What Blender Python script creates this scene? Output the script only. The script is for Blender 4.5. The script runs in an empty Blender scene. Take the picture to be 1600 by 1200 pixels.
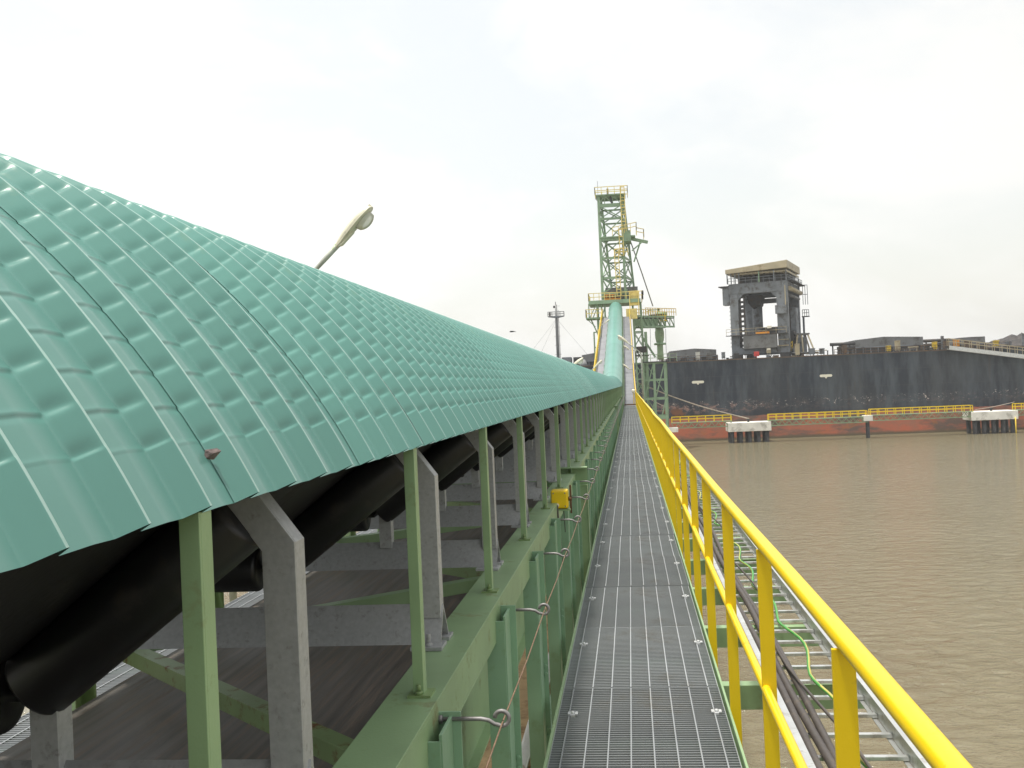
import bpy, bmesh, math, random
from mathutils import Vector, Matrix
random.seed(7)
SC = bpy.context.scene
COL = SC.collection
R = math.radians
H = 9.8                      # eye height above the river; grating 1.6 below the eye
GZ = H - 1.6                 # walkway surface
FZ = H - 0.8                 # top flange of the conveyor stringers
CX = -1.41                   # conveyor centre line

# ------------------------------------------------------------------ camera frame
F = 1650.0
psi, pit, rho = math.atan(183/1650), R(.267), .043
_f0 = Vector((-math.sin(psi), math.cos(psi), 0)); _r = Vector((math.cos(psi), math.sin(psi), 0)); _z = Vector((0, 0, 1))
_w = _f0*math.cos(pit) + _z*math.sin(pit); _u = _r.cross(_w)
_u2 = _u*math.cos(rho) + _r*math.sin(rho); _r2 = _r*math.cos(rho) - _u*math.sin(rho)

def P(px, py, Y):
    """world point on the plane y=Y that was sighted at pixel (px,py) of the survey photo"""
    v = _w + _r2*((px-800)/F) + _u2*((600-py)/F)
    v = v*(Y/v.y)
    return Vector((v.x, v.y, v.z + H))

# ------------------------------------------------------------------ mesh builder
class MB:
    def __init__(s): s.v = []; s.f = []; s.sm = []; s.mi = []; s.m = 0
    def add(s, vs, fs, smooth=False):
        o = len(s.v); s.v.extend([tuple(x) for x in vs])
        for k, f in enumerate(fs):
            s.f.append([i+o for i in f]); s.sm.append(smooth if isinstance(smooth, bool) else smooth[k]); s.mi.append(s.m)
        return s
    def box(s, x0, x1, y0, y1, z0, z1):
        if x0 > x1: x0, x1 = x1, x0
        if y0 > y1: y0, y1 = y1, y0
        if z0 > z1: z0, z1 = z1, z0
        return s.add([(x0,y0,z0),(x1,y0,z0),(x1,y1,z0),(x0,y1,z0),(x0,y0,z1),(x1,y0,z1),(x1,y1,z1),(x0,y1,z1)],
              [(0,3,2,1),(4,5,6,7),(0,1,5,4),(1,2,6,5),(2,3,7,6),(3,0,4,7)])
    def bar(s, p, q, w, h, up=(0,0,1)):
        """rectangular bar from p to q, w across, h along up"""
        p, q = Vector(p), Vector(q); d = (q-p).normalized(); up = Vector(up)
        if abs(d.dot(up)) > .98: up = Vector((0,1,0))
        a = d.cross(up).normalized()*w/2; b = a.cross(d).normalized()*h/2
        c = [p-a-b, p+a-b, p+a+b, p-a+b, q-a-b, q+a-b, q+a+b, q-a+b]
        return s.add(c, [(0,1,2,3),(7,6,5,4),(0,4,5,1),(1,5,6,2),(2,6,7,3),(3,7,4,0)])
    def sweep(s, pts, r, n=10, cap=True):
        pts = [Vector(p) for p in pts]; m = len(pts); rs = r if isinstance(r, (list, tuple)) else [r]*m
        vs = []; prev = None
        for i, p in enumerate(pts):
            d = (pts[min(i+1, m-1)] - pts[max(i-1, 0)]).normalized()
            if prev is None:
                a = d.cross(Vector((0,0,1)) if abs(d.z) < .9 else Vector((0,1,0))).normalized()
            else:
                a = (prev - d*prev.dot(d)).normalized()
            prev = a; b = d.cross(a)
            for k in range(n):
                t = 2*math.pi*k/n
                vs.append(p + (a*math.cos(t) + b*math.sin(t))*rs[i])
        fs = []; sm = []
        for i in range(m-1):
            for k in range(n):
                k2 = (k+1) % n
                fs.append((i*n+k, i*n+k2, (i+1)*n+k2, (i+1)*n+k)); sm.append(True)
        if cap:
            fs.append(tuple(reversed(range(n)))); sm.append(False)
            fs.append(tuple((m-1)*n+k for k in range(n))); sm.append(False)
        return s.add(vs, fs, sm)
    def tube(s, p, q, r, n=10): return s.sweep([p, q], r, n)
    def prism(s, poly, ax, a, b):
        """extrude a polygon; ax = axis of extrusion, poly in the two other axes"""
        n = len(poly)
        def mk(t, e):
            return {'y': (t[0], e, t[1]), 'x': (e, t[0], t[1]), 'z': (t[0], t[1], e)}[ax]
        vs = [mk(t, a) for t in poly] + [mk(t, b) for t in poly]
        fs = [tuple(range(n)), tuple(reversed(range(n, 2*n)))] + [(i, i+n, (i+1) % n + n, (i+1) % n) for i in range(n)]
        return s.add(vs, fs)
    def grid(s, rows, smooth=True):
        m = len(rows); n = len(rows[0]); vs = [p for r in rows for p in r]
        fs = [(i*n+k, i*n+k+1, (i+1)*n+k+1, (i+1)*n+k) for i in range(m-1) for k in range(n-1)]
        return s.add(vs, fs, smooth)
    def xf(s, M):
        s.v = [tuple(M @ Vector(p)) for p in s.v]; return s
    def mesh(s, name, mats, off=(0,0,0), bev=0):
        me = bpy.data.meshes.new(name)
        me.from_pydata([(p[0]-off[0], p[1]-off[1], p[2]-off[2]) for p in s.v], [], s.f)
        me.polygons.foreach_set('use_smooth', s.sm)
        for m in (mats if isinstance(mats, (list, tuple)) else [mats]): me.materials.append(m)
        me.polygons.foreach_set('material_index', s.mi)
        bm = bmesh.new(); bm.from_mesh(me)
        bmesh.ops.recalc_face_normals(bm, faces=bm.faces)
        if bev:
            es = [e for e in bm.edges if len(e.link_faces) == 2 and not (e.link_faces[0].smooth and e.link_faces[1].smooth) and e.calc_face_angle(0) > .5]
            bmesh.ops.bevel(bm, geom=es, offset=bev, segments=2, profile=.6, affect='EDGES', clamp_overlap=True)
        bm.to_mesh(me); bm.free(); me.update()
        return me
    def build(s, name, mats, parent=None, bev=0, loc=None):
        """link as one mesh object; geometry is given in world coordinates"""
        if parent is not None:
            off = Vector((0,0,0)); q = parent
            while q is not None: off += q.location; q = q.parent
            o = bpy.data.objects.new(name, s.mesh(name, mats, off, bev)); o.parent = parent
        else:
            xs = [p[0] for p in s.v]; ys = [p[1] for p in s.v]; zs = [p[2] for p in s.v]
            off = Vector(loc) if loc else Vector(((min(xs)+max(xs))/2, (min(ys)+max(ys))/2, min(zs)))
            o = bpy.data.objects.new(name, s.mesh(name, mats, off, bev)); o.location = off
        COL.objects.link(o); return o

def tag(o, label=None, cat=None, group=None, kind=None):
    if label: o['label'] = label
    if cat: o['category'] = cat
    if group: o['group'] = group
    if kind: o['kind'] = kind
    return o
def thing(name, label, cat, loc=(0,0,0), group=None):
    o = bpy.data.objects.new(name, None); o.location = loc; o.empty_display_size = .2
    COL.objects.link(o); return tag(o, label, cat, group)
def children(o): return [c for c in o.children]
def copy_tree(o, parent=None):
    c = o.copy(); COL.objects.link(c)
    if parent is not None: c.parent = parent
    for ch in children(o): copy_tree(ch, c)
    return c
def rep(src, loc, parent):
    """copy a part (and its sub-parts) to a new place under the same thing"""
    c = copy_tree(src, parent); c.location = loc; return c

# ------------------------------------------------------------------ materials
def mat(name, col, rough=.5, metal=0, var=.15, scale=3., dirt=None, dirt_amt=0., dirt_scale=6., bump=0., bscale=60., coat=0., jitter=0., stretch=(1,1,1), spec=.5):
    m = bpy.data.materials.new(name); m.use_nodes = True; nt = m.node_tree; N = nt.nodes; L = nt.links
    b = N['Principled BSDF']; b.inputs['Roughness'].default_value = rough; b.inputs['Metallic'].default_value = metal
    b.inputs['Coat Weight'].default_value = coat; b.inputs['Specular IOR Level'].default_value = spec
    tc = N.new('ShaderNodeTexCoord'); mp = N.new('ShaderNodeMapping'); mp.inputs['Scale'].default_value = stretch
    L.new(tc.outputs['Object'], mp.inputs['Vector'])
    n1 = N.new('ShaderNodeTexNoise'); n1.inputs['Scale'].default_value = scale; n1.inputs['Detail'].default_value = 6
    L.new(mp.outputs[0], n1.inputs['Vector'])
    mr = N.new('ShaderNodeMapRange'); mr.inputs[1].default_value = .3; mr.inputs[2].default_value = .7
    mr.inputs[3].default_value = 1-var; mr.inputs[4].default_value = 1+var; L.new(n1.outputs['Fac'], mr.inputs[0])
    hs = N.new('ShaderNodeHueSaturation'); hs.inputs['Color'].default_value = (*col, 1)
    if jitter:
        oi = N.new('ShaderNodeObjectInfo'); mj = N.new('ShaderNodeMapRange'); mj.inputs[3].default_value = 1-jitter; mj.inputs[4].default_value = 1+jitter
        L.new(oi.outputs['Random'], mj.inputs[0]); mm = N.new('ShaderNodeMath'); mm.operation = 'MULTIPLY'
        L.new(mr.outputs[0], mm.inputs[0]); L.new(mj.outputs[0], mm.inputs[1]); L.new(mm.outputs[0], hs.inputs['Value'])
    else: L.new(mr.outputs[0], hs.inputs['Value'])
    out = hs.outputs['Color']
    if dirt:
        n2 = N.new('ShaderNodeTexNoise'); n2.inputs['Scale'].default_value = dirt_scale; n2.inputs['Detail'].default_value = 10; n2.inputs['Roughness'].default_value = .7
        L.new(mp.outputs[0], n2.inputs['Vector'])
        cr = N.new('ShaderNodeMapRange'); cr.inputs[1].default_value = .62-dirt_amt*.25; cr.inputs[2].default_value = .72-dirt_amt*.1; L.new(n2.outputs['Fac'], cr.inputs[0])
        mx = N.new('ShaderNodeMix'); mx.data_type = 'RGBA'; L.new(cr.outputs[0], mx.inputs[0]); L.new(out, mx.inputs[6]); mx.inputs[7].default_value = (*dirt, 1); out = mx.outputs[2]
        m2 = N.new('ShaderNodeMapRange'); m2.inputs[3].default_value = rough; m2.inputs[4].default_value = min(1, rough+.3); L.new(cr.outputs[0], m2.inputs[0]); L.new(m2.outputs[0], b.inputs['Roughness'])
    L.new(out, b.inputs['Base Color'])
    if bump:
        n3 = N.new('ShaderNodeTexNoise'); n3.inputs['Scale'].default_value = bscale; n3.inputs['Detail'].default_value = 4; L.new(mp.outputs[0], n3.inputs['Vector'])
        bp = N.new('ShaderNodeBump'); bp.inputs['Strength'].default_value = bump; bp.inputs['Distance'].default_value = .01; L.new(n3.outputs['Fac'], bp.inputs['Height']); L.new(bp.outputs[0], b.inputs['Normal'])
    return m

RUST = (.16, .055, .02)
M_roof = mat('canopy green sheet', (.092, .236, .202), .28, 0, .05, 1.2, dirt=(.13,.235,.155), dirt_amt=.16, dirt_scale=2.2, bump=.02, bscale=40, jitter=.07, spec=.6)
M_crest = mat('rib crest painted highlight', (.29, .43, .39), .35, 0, .10, 3, dirt=(.22,.38,.32), dirt_amt=.5, dirt_scale=5)  # bright sky highlight along the rib crests, put into the colour
M_hood = mat('hood green sheet', (.115, .285, .240), .36, 0, .05, .6, jitter=.06)
M_green = mat('frame green paint', (.245, .365, .19), .42, 0, .12, 4, dirt=(.19,.19,.08), dirt_amt=.15, dirt_scale=5, bump=.06, bscale=120, jitter=.06)
M_greenrust = mat('chipped green paint', (.20, .29, .12), .45, 0, .12, 5, dirt=RUST, dirt_amt=.3, dirt_scale=12, bump=.08, bscale=120)
M_teal = mat('touched-up green paint', (.225, .37, .235), .4, 0, .1, 4, dirt=(.17,.25,.12), dirt_amt=.25, dirt_scale=3, bump=.06, bscale=120, jitter=.08)
M_galv = mat('galvanised steel', (.40, .41, .41), .5, .30, .10, 70, dirt=(.27,.265,.25), dirt_amt=.25, dirt_scale=30, bump=.06, bscale=90, jitter=.08)
M_grate = mat('galvanised grating', (.335, .355, .37), .5, .30, .10, 2.0, dirt=(.27,.26,.235), dirt_amt=.30, dirt_scale=1.6, bump=.05, bscale=200, jitter=.10)
M_clip = mat('bright zinc', (.62,.63,.64), .45, .5, .1, 30)
M_alu = mat('aluminium', (.62,.63,.62), .38, .75, .1, 6, dirt=(.35,.33,.3), dirt_amt=.3, dirt_scale=9)
M_yel = mat('yellow paint', (.80,.56,.006), .34, 0, .06, 2.5, dirt=(.45,.30,.03), dirt_amt=.1, dirt_scale=9, bump=.03, bscale=150, spec=.45)
M_yel2 = mat('weathered yellow paint', (.72,.50,.03), .45, 0, .12, 1.5, dirt=(.4,.26,.05), dirt_amt=.3, dirt_scale=2)
M_yelpale = mat('sun-bleached yellow', (.78,.64,.22), .5, 0, .12, 1.5, dirt=(.55,.42,.15), dirt_amt=.3, dirt_scale=2)
M_orange = mat('orange paint', (.75,.30,.02), .5, 0, .1, 2)
M_rub = mat('black rubber', (.009,.009,.010), .55, 0, .3, 8, dirt=(.03,.028,.025), dirt_amt=.3, dirt_scale=5, bump=.1, bscale=60)
M_roll = mat('black roller shell', (.010,.010,.011), .42, 0, .2, 5, dirt=(.035,.03,.027), dirt_amt=.25, dirt_scale=8)
M_belt = mat('worn return belt', (.14,.125,.11), .55, 0, .35, 3, dirt=(.25,.20,.16), dirt_amt=.5, dirt_scale=5, bump=.1, bscale=30, stretch=(9,.35,1))
M_cable = mat('dark cable sheath', (.060,.050,.045), .5, 0, .15, 20, dirt=(.12,.10,.08), dirt_amt=.3, dirt_scale=12)
M_wire = mat('rusty copper wire', (.19,.12,.075), .6, .2, .25, 40)
M_bolt = mat('dull bolt steel', (.26,.25,.25), .55, .5, .2, 30, dirt=RUST, dirt_amt=.2, dirt_scale=20)
M_concrete = mat('pale concrete', (.74,.72,.66), .85, 0, .14, .6, dirt=(.42,.40,.35), dirt_amt=.4, dirt_scale=.8, bump=.2, bscale=8)
M_pile = mat('dark tarred pile', (.045,.045,.047), .7, 0, .3, 1.2, dirt=(.14,.13,.12), dirt_amt=.4, dirt_scale=1.5)
M_lamp = mat('cream lamp housing', (.62,.60,.47), .4, 0, .08, 6, dirt=(.35,.33,.24), dirt_amt=.25, dirt_scale=8)
M_pole = mat('lamp pole grey-green', (.42,.44,.38), .5, .2, .2, 9, dirt=(.25,.33,.16), dirt_amt=.3, dirt_scale=6)
M_shipgrey = mat('ship machinery grey', (.18,.195,.212), .6, 0, .2, .6, dirt=(.07,.06,.052), dirt_amt=.5, dirt_scale=.9)
M_shipdark = mat('dirty dark steel', (.05,.05,.052), .7, 0, .3, .7, dirt=(.09,.06,.04), dirt_amt=.5, dirt_scale=.8)
M_hatch = mat('hatch cover grey', (.16,.162,.16), .65, 0, .15, .5, dirt=(.075,.065,.055), dirt_amt=.5, dirt_scale=.7)
M_tan = mat('tan canopy paint', (.42,.36,.24), .6, 0, .12, .7, dirt=(.28,.22,.13), dirt_amt=.4, dirt_scale=.9)
M_white = mat('off-white paint', (.78,.74,.62), .5, 0, .06, 2)
M_red = mat('red paint', (.60,.05,.04), .5, 0, .08, 2)
M_brown = mat('brown deck clutter', (.12,.085,.06), .8, 0, .35, 1, dirt=(.22,.12,.06), dirt_amt=.4, dirt_scale=1.3)
M_tower = mat('loader green paint', (.25,.37,.235), .5, 0, .12, .8, dirt=(.16,.19,.12), dirt_amt=.3, dirt_scale=1.2)
M_spout = mat('pale green spout', (.26,.36,.22), .55, 0, .15, .8, dirt=(.18,.2,.13), dirt_amt=.4, dirt_scale=1.2)
M_house = mat('loader grey cladding', (.22,.225,.225), .55, 0, .1, .6, dirt=(.14,.13,.11), dirt_amt=.3, dirt_scale=.8)
M_ramp = mat('ramp grating grey', (.26,.265,.29), .6, .2, .15, .8)
M_deckboard = mat('beige lower deck', (.55,.38,.20), .8, 0, .2, 2, dirt=(.22,.12,.06), dirt_amt=.45, dirt_scale=2.5)
M_pipe = mat('white pipe paint', (.62,.62,.58), .45, 0, .1, 3, dirt=(.35,.3,.22), dirt_amt=.35, dirt_scale=4)
M_earth = mat('earth wire green', (.07,.30,.06), .4, 0, .1, 8)
M_earthy = mat('earth wire yellow', (.48,.42,.09), .4, 0, .1, 8)
M_stone = mat('stone chip', (.17,.13,.125), .8, 0, .4, 90, bump=.3, bscale=200)
M_rope = mat('mooring rope', (.46,.40,.33), .9, 0, .2, 4)
M_bird = mat('dark feathers', (.03,.03,.03), .8)
M_coal = mat('coal', (.045,.042,.042), .9, 0, .4, 2, dirt=(.10,.085,.075), dirt_amt=.5, dirt_scale=1, bump=1., bscale=4)

def glass_mat():
    m = bpy.data.materials.new('lamp bowl glass'); m.use_nodes = True; b = m.node_tree.nodes['Principled BSDF']
    b.inputs['Base Color'].default_value = (.75,.76,.66,1); b.inputs['Roughness'].default_value = .12
    b.inputs['Transmission Weight'].default_value = .55; b.inputs['IOR'].default_value = 1.3
    return m
M_glass = glass_mat()

def hull_mat(zred, ztop):
    m = bpy.data.materials.new('worn ship hull paint'); m.use_nodes = True; nt = m.node_tree; N = nt.nodes; L = nt.links
    b = N['Principled BSDF']; b.inputs['Roughness'].default_value = .55
    ge = N.new('ShaderNodeNewGeometry'); sx = N.new('ShaderNodeSeparateXYZ'); L.new(ge.outputs['Position'], sx.inputs[0])
    def noise(scale, st, det=8, rough=.65):
        mp = N.new('ShaderNodeMapping'); mp.inputs['Scale'].default_value = st; L.new(ge.outputs['Position'], mp.inputs['Vector'])
        n = N.new('ShaderNodeTexNoise'); n.inputs['Scale'].default_value = scale; n.inputs['Detail'].default_value = det; n.inputs['Roughness'].default_value = rough
        L.new(mp.outputs[0], n.inputs['Vector']); return n.outputs['Fac']
    def ramp(x, a, b_, c=0., d=1.):
        r = N.new('ShaderNodeMapRange'); r.inputs[1].default_value = a; r.inputs[2].default_value = b_; r.inputs[3].default_value = c; r.inputs[4].default_value = d
        L.new(x, r.inputs[0]); return r.outputs[0]
    def mix(f, a, b_):
        x = N.new('ShaderNodeMix'); x.data_type = 'RGBA'; L.new(f, x.inputs[0])
        for i, c in ((6, a), (7, b_)):
            if isinstance(c, tuple): x.inputs[i].default_value = (*c, 1)
            else: L.new(c, x.inputs[i])
        return x.outputs[2]
    def math_(op, a, b_):
        x = N.new('ShaderNodeMath'); x.operation = op
        for i, c in ((0, a), (1, b_)):
            if isinstance(c, (int, float)): x.inputs[i].default_value = c
            else: L.new(c, x.inputs[i])
        return x.outputs[0]
    def band(z0, z1, soft):
        return math_('MULTIPLY', ramp(sx.outputs['Z'], z0-soft, z0+soft), ramp(sx.outputs['Z'], z1-soft, z1+soft, 1., 0.))
    streak = ramp(noise(.55, (1,1,.22), 9), .42, .75)
    streak2 = ramp(noise(.16, (1,1,.5), 6), .4, .7)
    black = mix(streak, (.009,.016,.030), (.085,.103,.122))
    bk = N.new('ShaderNodeTexBrick'); bk.inputs['Scale'].default_value = 1.; bk.inputs['Brick Width'].default_value = 9.; bk.inputs['Row Height'].default_value = 2.6; bk.inputs['Mortar Size'].default_value = .035; bk.inputs['Mortar Smooth'].default_value = .6
    cx_ = N.new('ShaderNodeCombineXYZ'); L.new(sx.outputs['X'], cx_.inputs[0]); L.new(sx.outputs['Z'], cx_.inputs[1]); L.new(cx_.outputs[0], bk.inputs['Vector'])
    black = mix(math_('MULTIPLY', bk.outputs['Fac'], .4), black, (.085,.075,.068))
    runs = math_('MULTIPLY', ramp(noise(.9, (1,1,.06), 6, .7), .60, .72), ramp(sx.outputs['Z'], zred+2., ztop, .15, .8))
    black = mix(runs, black, (.10,.062,.042))
    black = mix(math_('MULTIPLY', streak2, .45), black, (.052,.052,.050))
    # rubbed strake: bare primer and rust where the fenders work
    rub = math_('MULTIPLY', ramp(noise(.9, (1,1,2.2), 12, .8), .50, .56), band(zred+.75, zred+2.3, .35))
    left = ramp(sx.outputs['X'], 24., 9.)
    black = mix(math_('MULTIPLY', rub, math_('ADD', math_('MULTIPLY', left, .75), .1)), black, (.34,.20,.16))
    chips = math_('MULTIPLY', ramp(noise(1.6, (1,1,1.3), 12, .85), .58, .615), band(zred+1.3, zred+2.6, .3))
    black = mix(chips, black, (.72,.62,.56))
    rustp = math_('MULTIPLY', ramp(noise(.35, (1,1,1), 8), .55, .62), band(zred-.2, zred+1.6, .4))
    black = mix(math_('MULTIPLY', rustp, left), black, (.17,.065,.028))
    red = mix(ramp(noise(.5, (1,1,1.6), 8), .4, .65), (.50,.135,.07), (.36,.15,.095))
    red = mix(ramp(noise(.16, (1,1,3), 8), .46, .60), red, (.15,.10,.08))
    red = mix(math_('MULTIPLY', ramp(noise(.3, (1,1,1.5), 8), .58, .7), .8), red, (.46,.16,.03))
    edge = math_('ADD', sx.outputs['Z'], math_('MULTIPLY', noise(.5, (1,1,.6), 8), -.5))
    col = mix(ramp(edge, zred-.30, zred-.18), red, black)
    col = mix(ramp(edge, .35, -.05), col, (.13,.10,.06))
    L.new(col, b.inputs['Base Color'])
    return m

# ------------------------------------------------------------------ camera, sky, sun, water
cam = bpy.data.cameras.new('camera'); co = bpy.data.objects.new('camera', cam); COL.objects.link(co)
cam.sensor_width = 36; cam.lens = 36*F/1600; cam.clip_start = .05; cam.clip_end = 20000
co.matrix_world = Matrix((( _r2.x, _u2.x, -_w.x, 0), (_r2.y, _u2.y, -_w.y, 0), (_r2.z, _u2.z, -_w.z, H), (0,0,0,1)))
SC.camera = co

SUN_EL, SUN_AZ = R(79), R(245)      # azimuth clockwise from +Y: behind the camera, to the left
sd = Vector((math.sin(SUN_AZ)*math.cos(SUN_EL), math.cos(SUN_AZ)*math.cos(SUN_EL), math.sin(SUN_EL)))
sl = bpy.data.lights.new('sun', 'SUN'); sl.energy = 3.6; sl.angle = R(4.0); sl.color = (1, .955, .87)
so = bpy.data.objects.new('sun', sl); COL.objects.link(so); so.rotation_euler = (-sd).to_track_quat('-Z', 'Y').to_euler()

wd = bpy.data.worlds.new('World'); SC.world = wd; wd.use_nodes = True; nt = wd.node_tree; N = nt.nodes; L = nt.links
bg = N['Background']; bg.inputs['Strength'].default_value = .13
sky = N.new('ShaderNodeTexSky'); sky.sky_type = 'NISHITA'; sky.sun_disc = False; sky.sun_elevation = SUN_EL; sky.sun_rotation = SUN_AZ
sky.air_density = 1.6; sky.dust_density = 2.6; sky.ozone_density = 1.0
tc = N.new('ShaderNodeTexCoord'); mp = N.new('ShaderNodeMapping'); mp.inputs['Scale'].default_value = (1,1,2.2); mp.inputs['Location'].default_value = (.35,.1,.2)
L.new(tc.outputs['Generated'], mp.inputs['Vector'])
nz = N.new('ShaderNodeTexNoise'); nz.inputs['Scale'].default_value = 2.6; nz.inputs['Detail'].default_value = 9; nz.inputs['Roughness'].default_value = .58; nz.inputs['Distortion'].default_value = .3
L.new(mp.outputs[0], nz.inputs['Vector'])
mr = N.new('ShaderNodeMapRange'); mr.interpolation_type = 'SMOOTHSTEP'; mr.inputs[1].default_value = .40; mr.inputs[2].default_value = .62; mr.inputs[3].default_value = .72; mr.inputs[4].default_value = 1.; L.new(nz.outputs['Fac'], mr.inputs[0])
# haze bright towards the left (the sun side), duller towards the right
sp = N.new('ShaderNodeSeparateXYZ'); L.new(tc.outputs['Generated'], sp.inputs[0])
gr = N.new('ShaderNodeMapRange'); gr.inputs[1].default_value = -.5; gr.inputs[2].default_value = .45; L.new(sp.outputs['X'], gr.inputs[0])
cm = N.new('ShaderNodeMix'); cm.data_type = 'RGBA'; cm.inputs[6].default_value = (6.7,6.7,6.6,1); cm.inputs[7].default_value = (5.75,5.7,5.5,1); L.new(gr.outputs[0], cm.inputs[0])
mx = N.new('ShaderNodeMix'); mx.data_type = 'RGBA'; L.new(mr.outputs[0], mx.inputs[0]); L.new(sky.outputs[0], mx.inputs[6]); L.new(cm.outputs[2], mx.inputs[7])
L.new(mx.outputs[2], bg.inputs['Color'])

SC.view_settings.view_transform = 'Standard'; SC.view_settings.look = 'None'; SC.view_settings.exposure = .44; SC.view_settings.gamma = 1

def water_mat():
    m = bpy.data.materials.new('muddy river water'); m.use_nodes = True; nt = m.node_tree; N = nt.nodes; L = nt.links
    b = N['Principled BSDF']; b.inputs['Roughness'].default_value = .07; b.inputs['IOR'].default_value = 1.38
    ge = N.new('ShaderNodeNewGeometry')
    def noise(sc, st, det, rough=.6):
        mp = N.new('ShaderNodeMapping'); mp.inputs['Scale'].default_value = st; L.new(ge.outputs['Position'], mp.inputs['Vector'])
        n = N.new('ShaderNodeTexNoise'); n.inputs['Scale'].default_value = sc; n.inputs['Detail'].default_value = det; n.inputs['Roughness'].default_value = rough; n.inputs['Distortion'].default_value = .4
        L.new(mp.outputs[0], n.inputs['Vector']); return n.outputs['Fac']
    n0 = noise(.025, (1,1.6,1), 5)
    cr = N.new('ShaderNodeMix'); cr.data_type = 'RGBA'; L.new(n0, cr.inputs[0]); cr.inputs[6].default_value = (.178,.154,.092,1); cr.inputs[7].default_value = (.198,.174,.108,1)
    L.new(cr.outputs[2], b.inputs['Base Color'])
    bp1 = N.new('ShaderNodeBump'); bp1.inputs['Strength'].default_value = 1.; bp1.inputs['Distance'].default_value = .55; L.new(noise(1.15, (.9,1.15,1), 7, .6), bp1.inputs['Height'])
    pt = N.new('ShaderNodeMapRange'); pt.inputs[1].default_value = .4; pt.inputs[2].default_value = .65; pt.inputs[3].default_value = .8; L.new(noise(.05, (1,1.5,1), 3), pt.inputs[0]); L.new(pt.outputs[0], bp1.inputs['Strength'])
    bp2 = N.new('ShaderNodeBump'); bp2.inputs['Strength'].default_value = .5; bp2.inputs['Distance'].default_value = .03; L.new(noise(7., (.8,1.2,1), 4), bp2.inputs['Height']); L.new(bp1.outputs[0], bp2.inputs['Normal'])
    L.new(bp2.outputs[0], b.inputs['Normal'])
    return m
tag(MB().add([(-4000,-4000,0),(4000,-4000,0),(4000,4000,0),(-4000,4000,0)], [(0,1,2,3)]).build('water', water_mat(), loc=(0,0,0)), kind='structure')

# vertical curve of the conveyor: level, then a concave curve into the inclined gallery
Y0, RV, SL = 77., 137., .195
def rise(y):
    if y <= Y0: return 0.
    y1 = Y0 + RV*SL
    if y <= y1: return (y-Y0)**2/(2*RV)
    return (y1-Y0)**2/(2*RV) + SL*(y-y1)
def yrange(a, b, n): return [a + (b-a)*i/n for i in range(n+1)]
YEND = 146.

# ------------------------------------------------------------------ walkway
wk = thing('walkway', 'long narrow grey steel grating walkway with green edge angles beside the conveyor', 'walkway', (0, 0, GZ))
PL = 1.4
def grate_panel():
    m = MB(); w0, w1 = -.405, .395
    n = 46
    for i in range(n):
        y = .012 + (PL-.024)*i/(n-1); m.box(w0, w1, y-.0022, y+.0022, -.028, 0)
    for k in range(8):
        x = w0+.05 + (w1-w0-.1)*k/7; m.box(x-.003, x+.003, .01, PL-.01, -.007, .0025)
    m.box(w0-.004, w0, .004, PL-.004, -.03, .001); m.box(w1, w1+.004, .004, PL-.004, -.03, .001)
    return m
gp = grate_panel().xf(Matrix.Translation((0, -1.4, GZ))).build('grating_panel', M_grate, wk)
base = -1.4; gp.location = (0, 0, 0)
npan = int((78-base)/PL)
for k in range(1, npan):
    c = rep(gp, (random.uniform(-.006,.006), k*PL, random.uniform(-.004,.004)), wk)
ka = MB(); ka.box(-.425,-.413,-1.4,77.,GZ-.11,GZ+.025).box(-.413,-.36,-1.4,77.,GZ-.045,GZ-.035); ka.build('kerb_angle', M_green, wk, bev=.002)
ka = MB(); ka.box(.403,.414,-1.4,77.,GZ-.11,GZ+.025).box(.36,.403,-1.4,77.,GZ-.045,GZ-.035); ka.build('kerb_angle', M_green, wk, bev=.002)
b0 = None
for k in range(55):
    y = .46 + 1.4*k
    if b0 is None:
        b0 = MB().box(-.46, 1.24, y-.045, y+.045, GZ-.25, GZ-.113).build('support_beam', M_green, wk, bev=.003)
    else: rep(b0, (0, 1.4*k, 0), wk)
cl0 = None
for k in range(36):
    for x in (-.34, .355):
        y = 5.15-1.4*3 + 1.4*k
        if cl0 is None:
            cl0 = MB().box(-.018,-.008,-.014,.014,.003,.009).box(.008,.018,-.014,.014,.003,.009).box(-.008,.008,-.014,.014,-.004,.004).tube((0,0,0),(0,0,.014),.006,8)
            cl0 = cl0.xf(Matrix.Translation((0,0,GZ)) @ Matrix.Scale(1.35,4)).build('grating_clip', M_clip, wk); cl0.location = (x, y, 0)
        else: rep(cl0, (x+random.uniform(-.008,.008), y+random.uniform(-.03,.03), 0), wk)
# landing plate where the walkway turns up, and the ramp on the incline
MB().box(-.41,.40,78.0,78.35,GZ+.03,GZ+.12).build('landing_step', M_brown, wk)
def ramp_rows(x0, x1, ya, yb, dz, n=40):
    return [[(x0, y, GZ+rise(y)+dz), (x1, y, GZ+rise(y)+dz)] for y in yrange(ya, yb, n)]
def ramp(m, x0, x1, ya, yb, top, bot, n=40):
    ys = yrange(ya, yb, n); rows = []
    for y in ys:
        z = GZ+rise(y); rows.append([(x0,y,z+bot),(x1,y,z+bot),(x1,y,z+top),(x0,y,z+top),(x0,y,z+bot)])
    m.grid(rows, False); e = len(ys)-1
    for row in (rows[0], rows[-1]): m.add(row[:4], [(0,1,2,3)])
    return m
rm = MB(); ramp(rm, -.42, .42, 76.9, YEND, .012, -.05)
y = 79.
while y < YEND: rm.bar((-.41,y,GZ+rise(y)+.02),(.41,y,GZ+rise(y)+.02),.04,.02); y += .6
rm.build('ramp_grating', M_ramp, wk)

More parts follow.
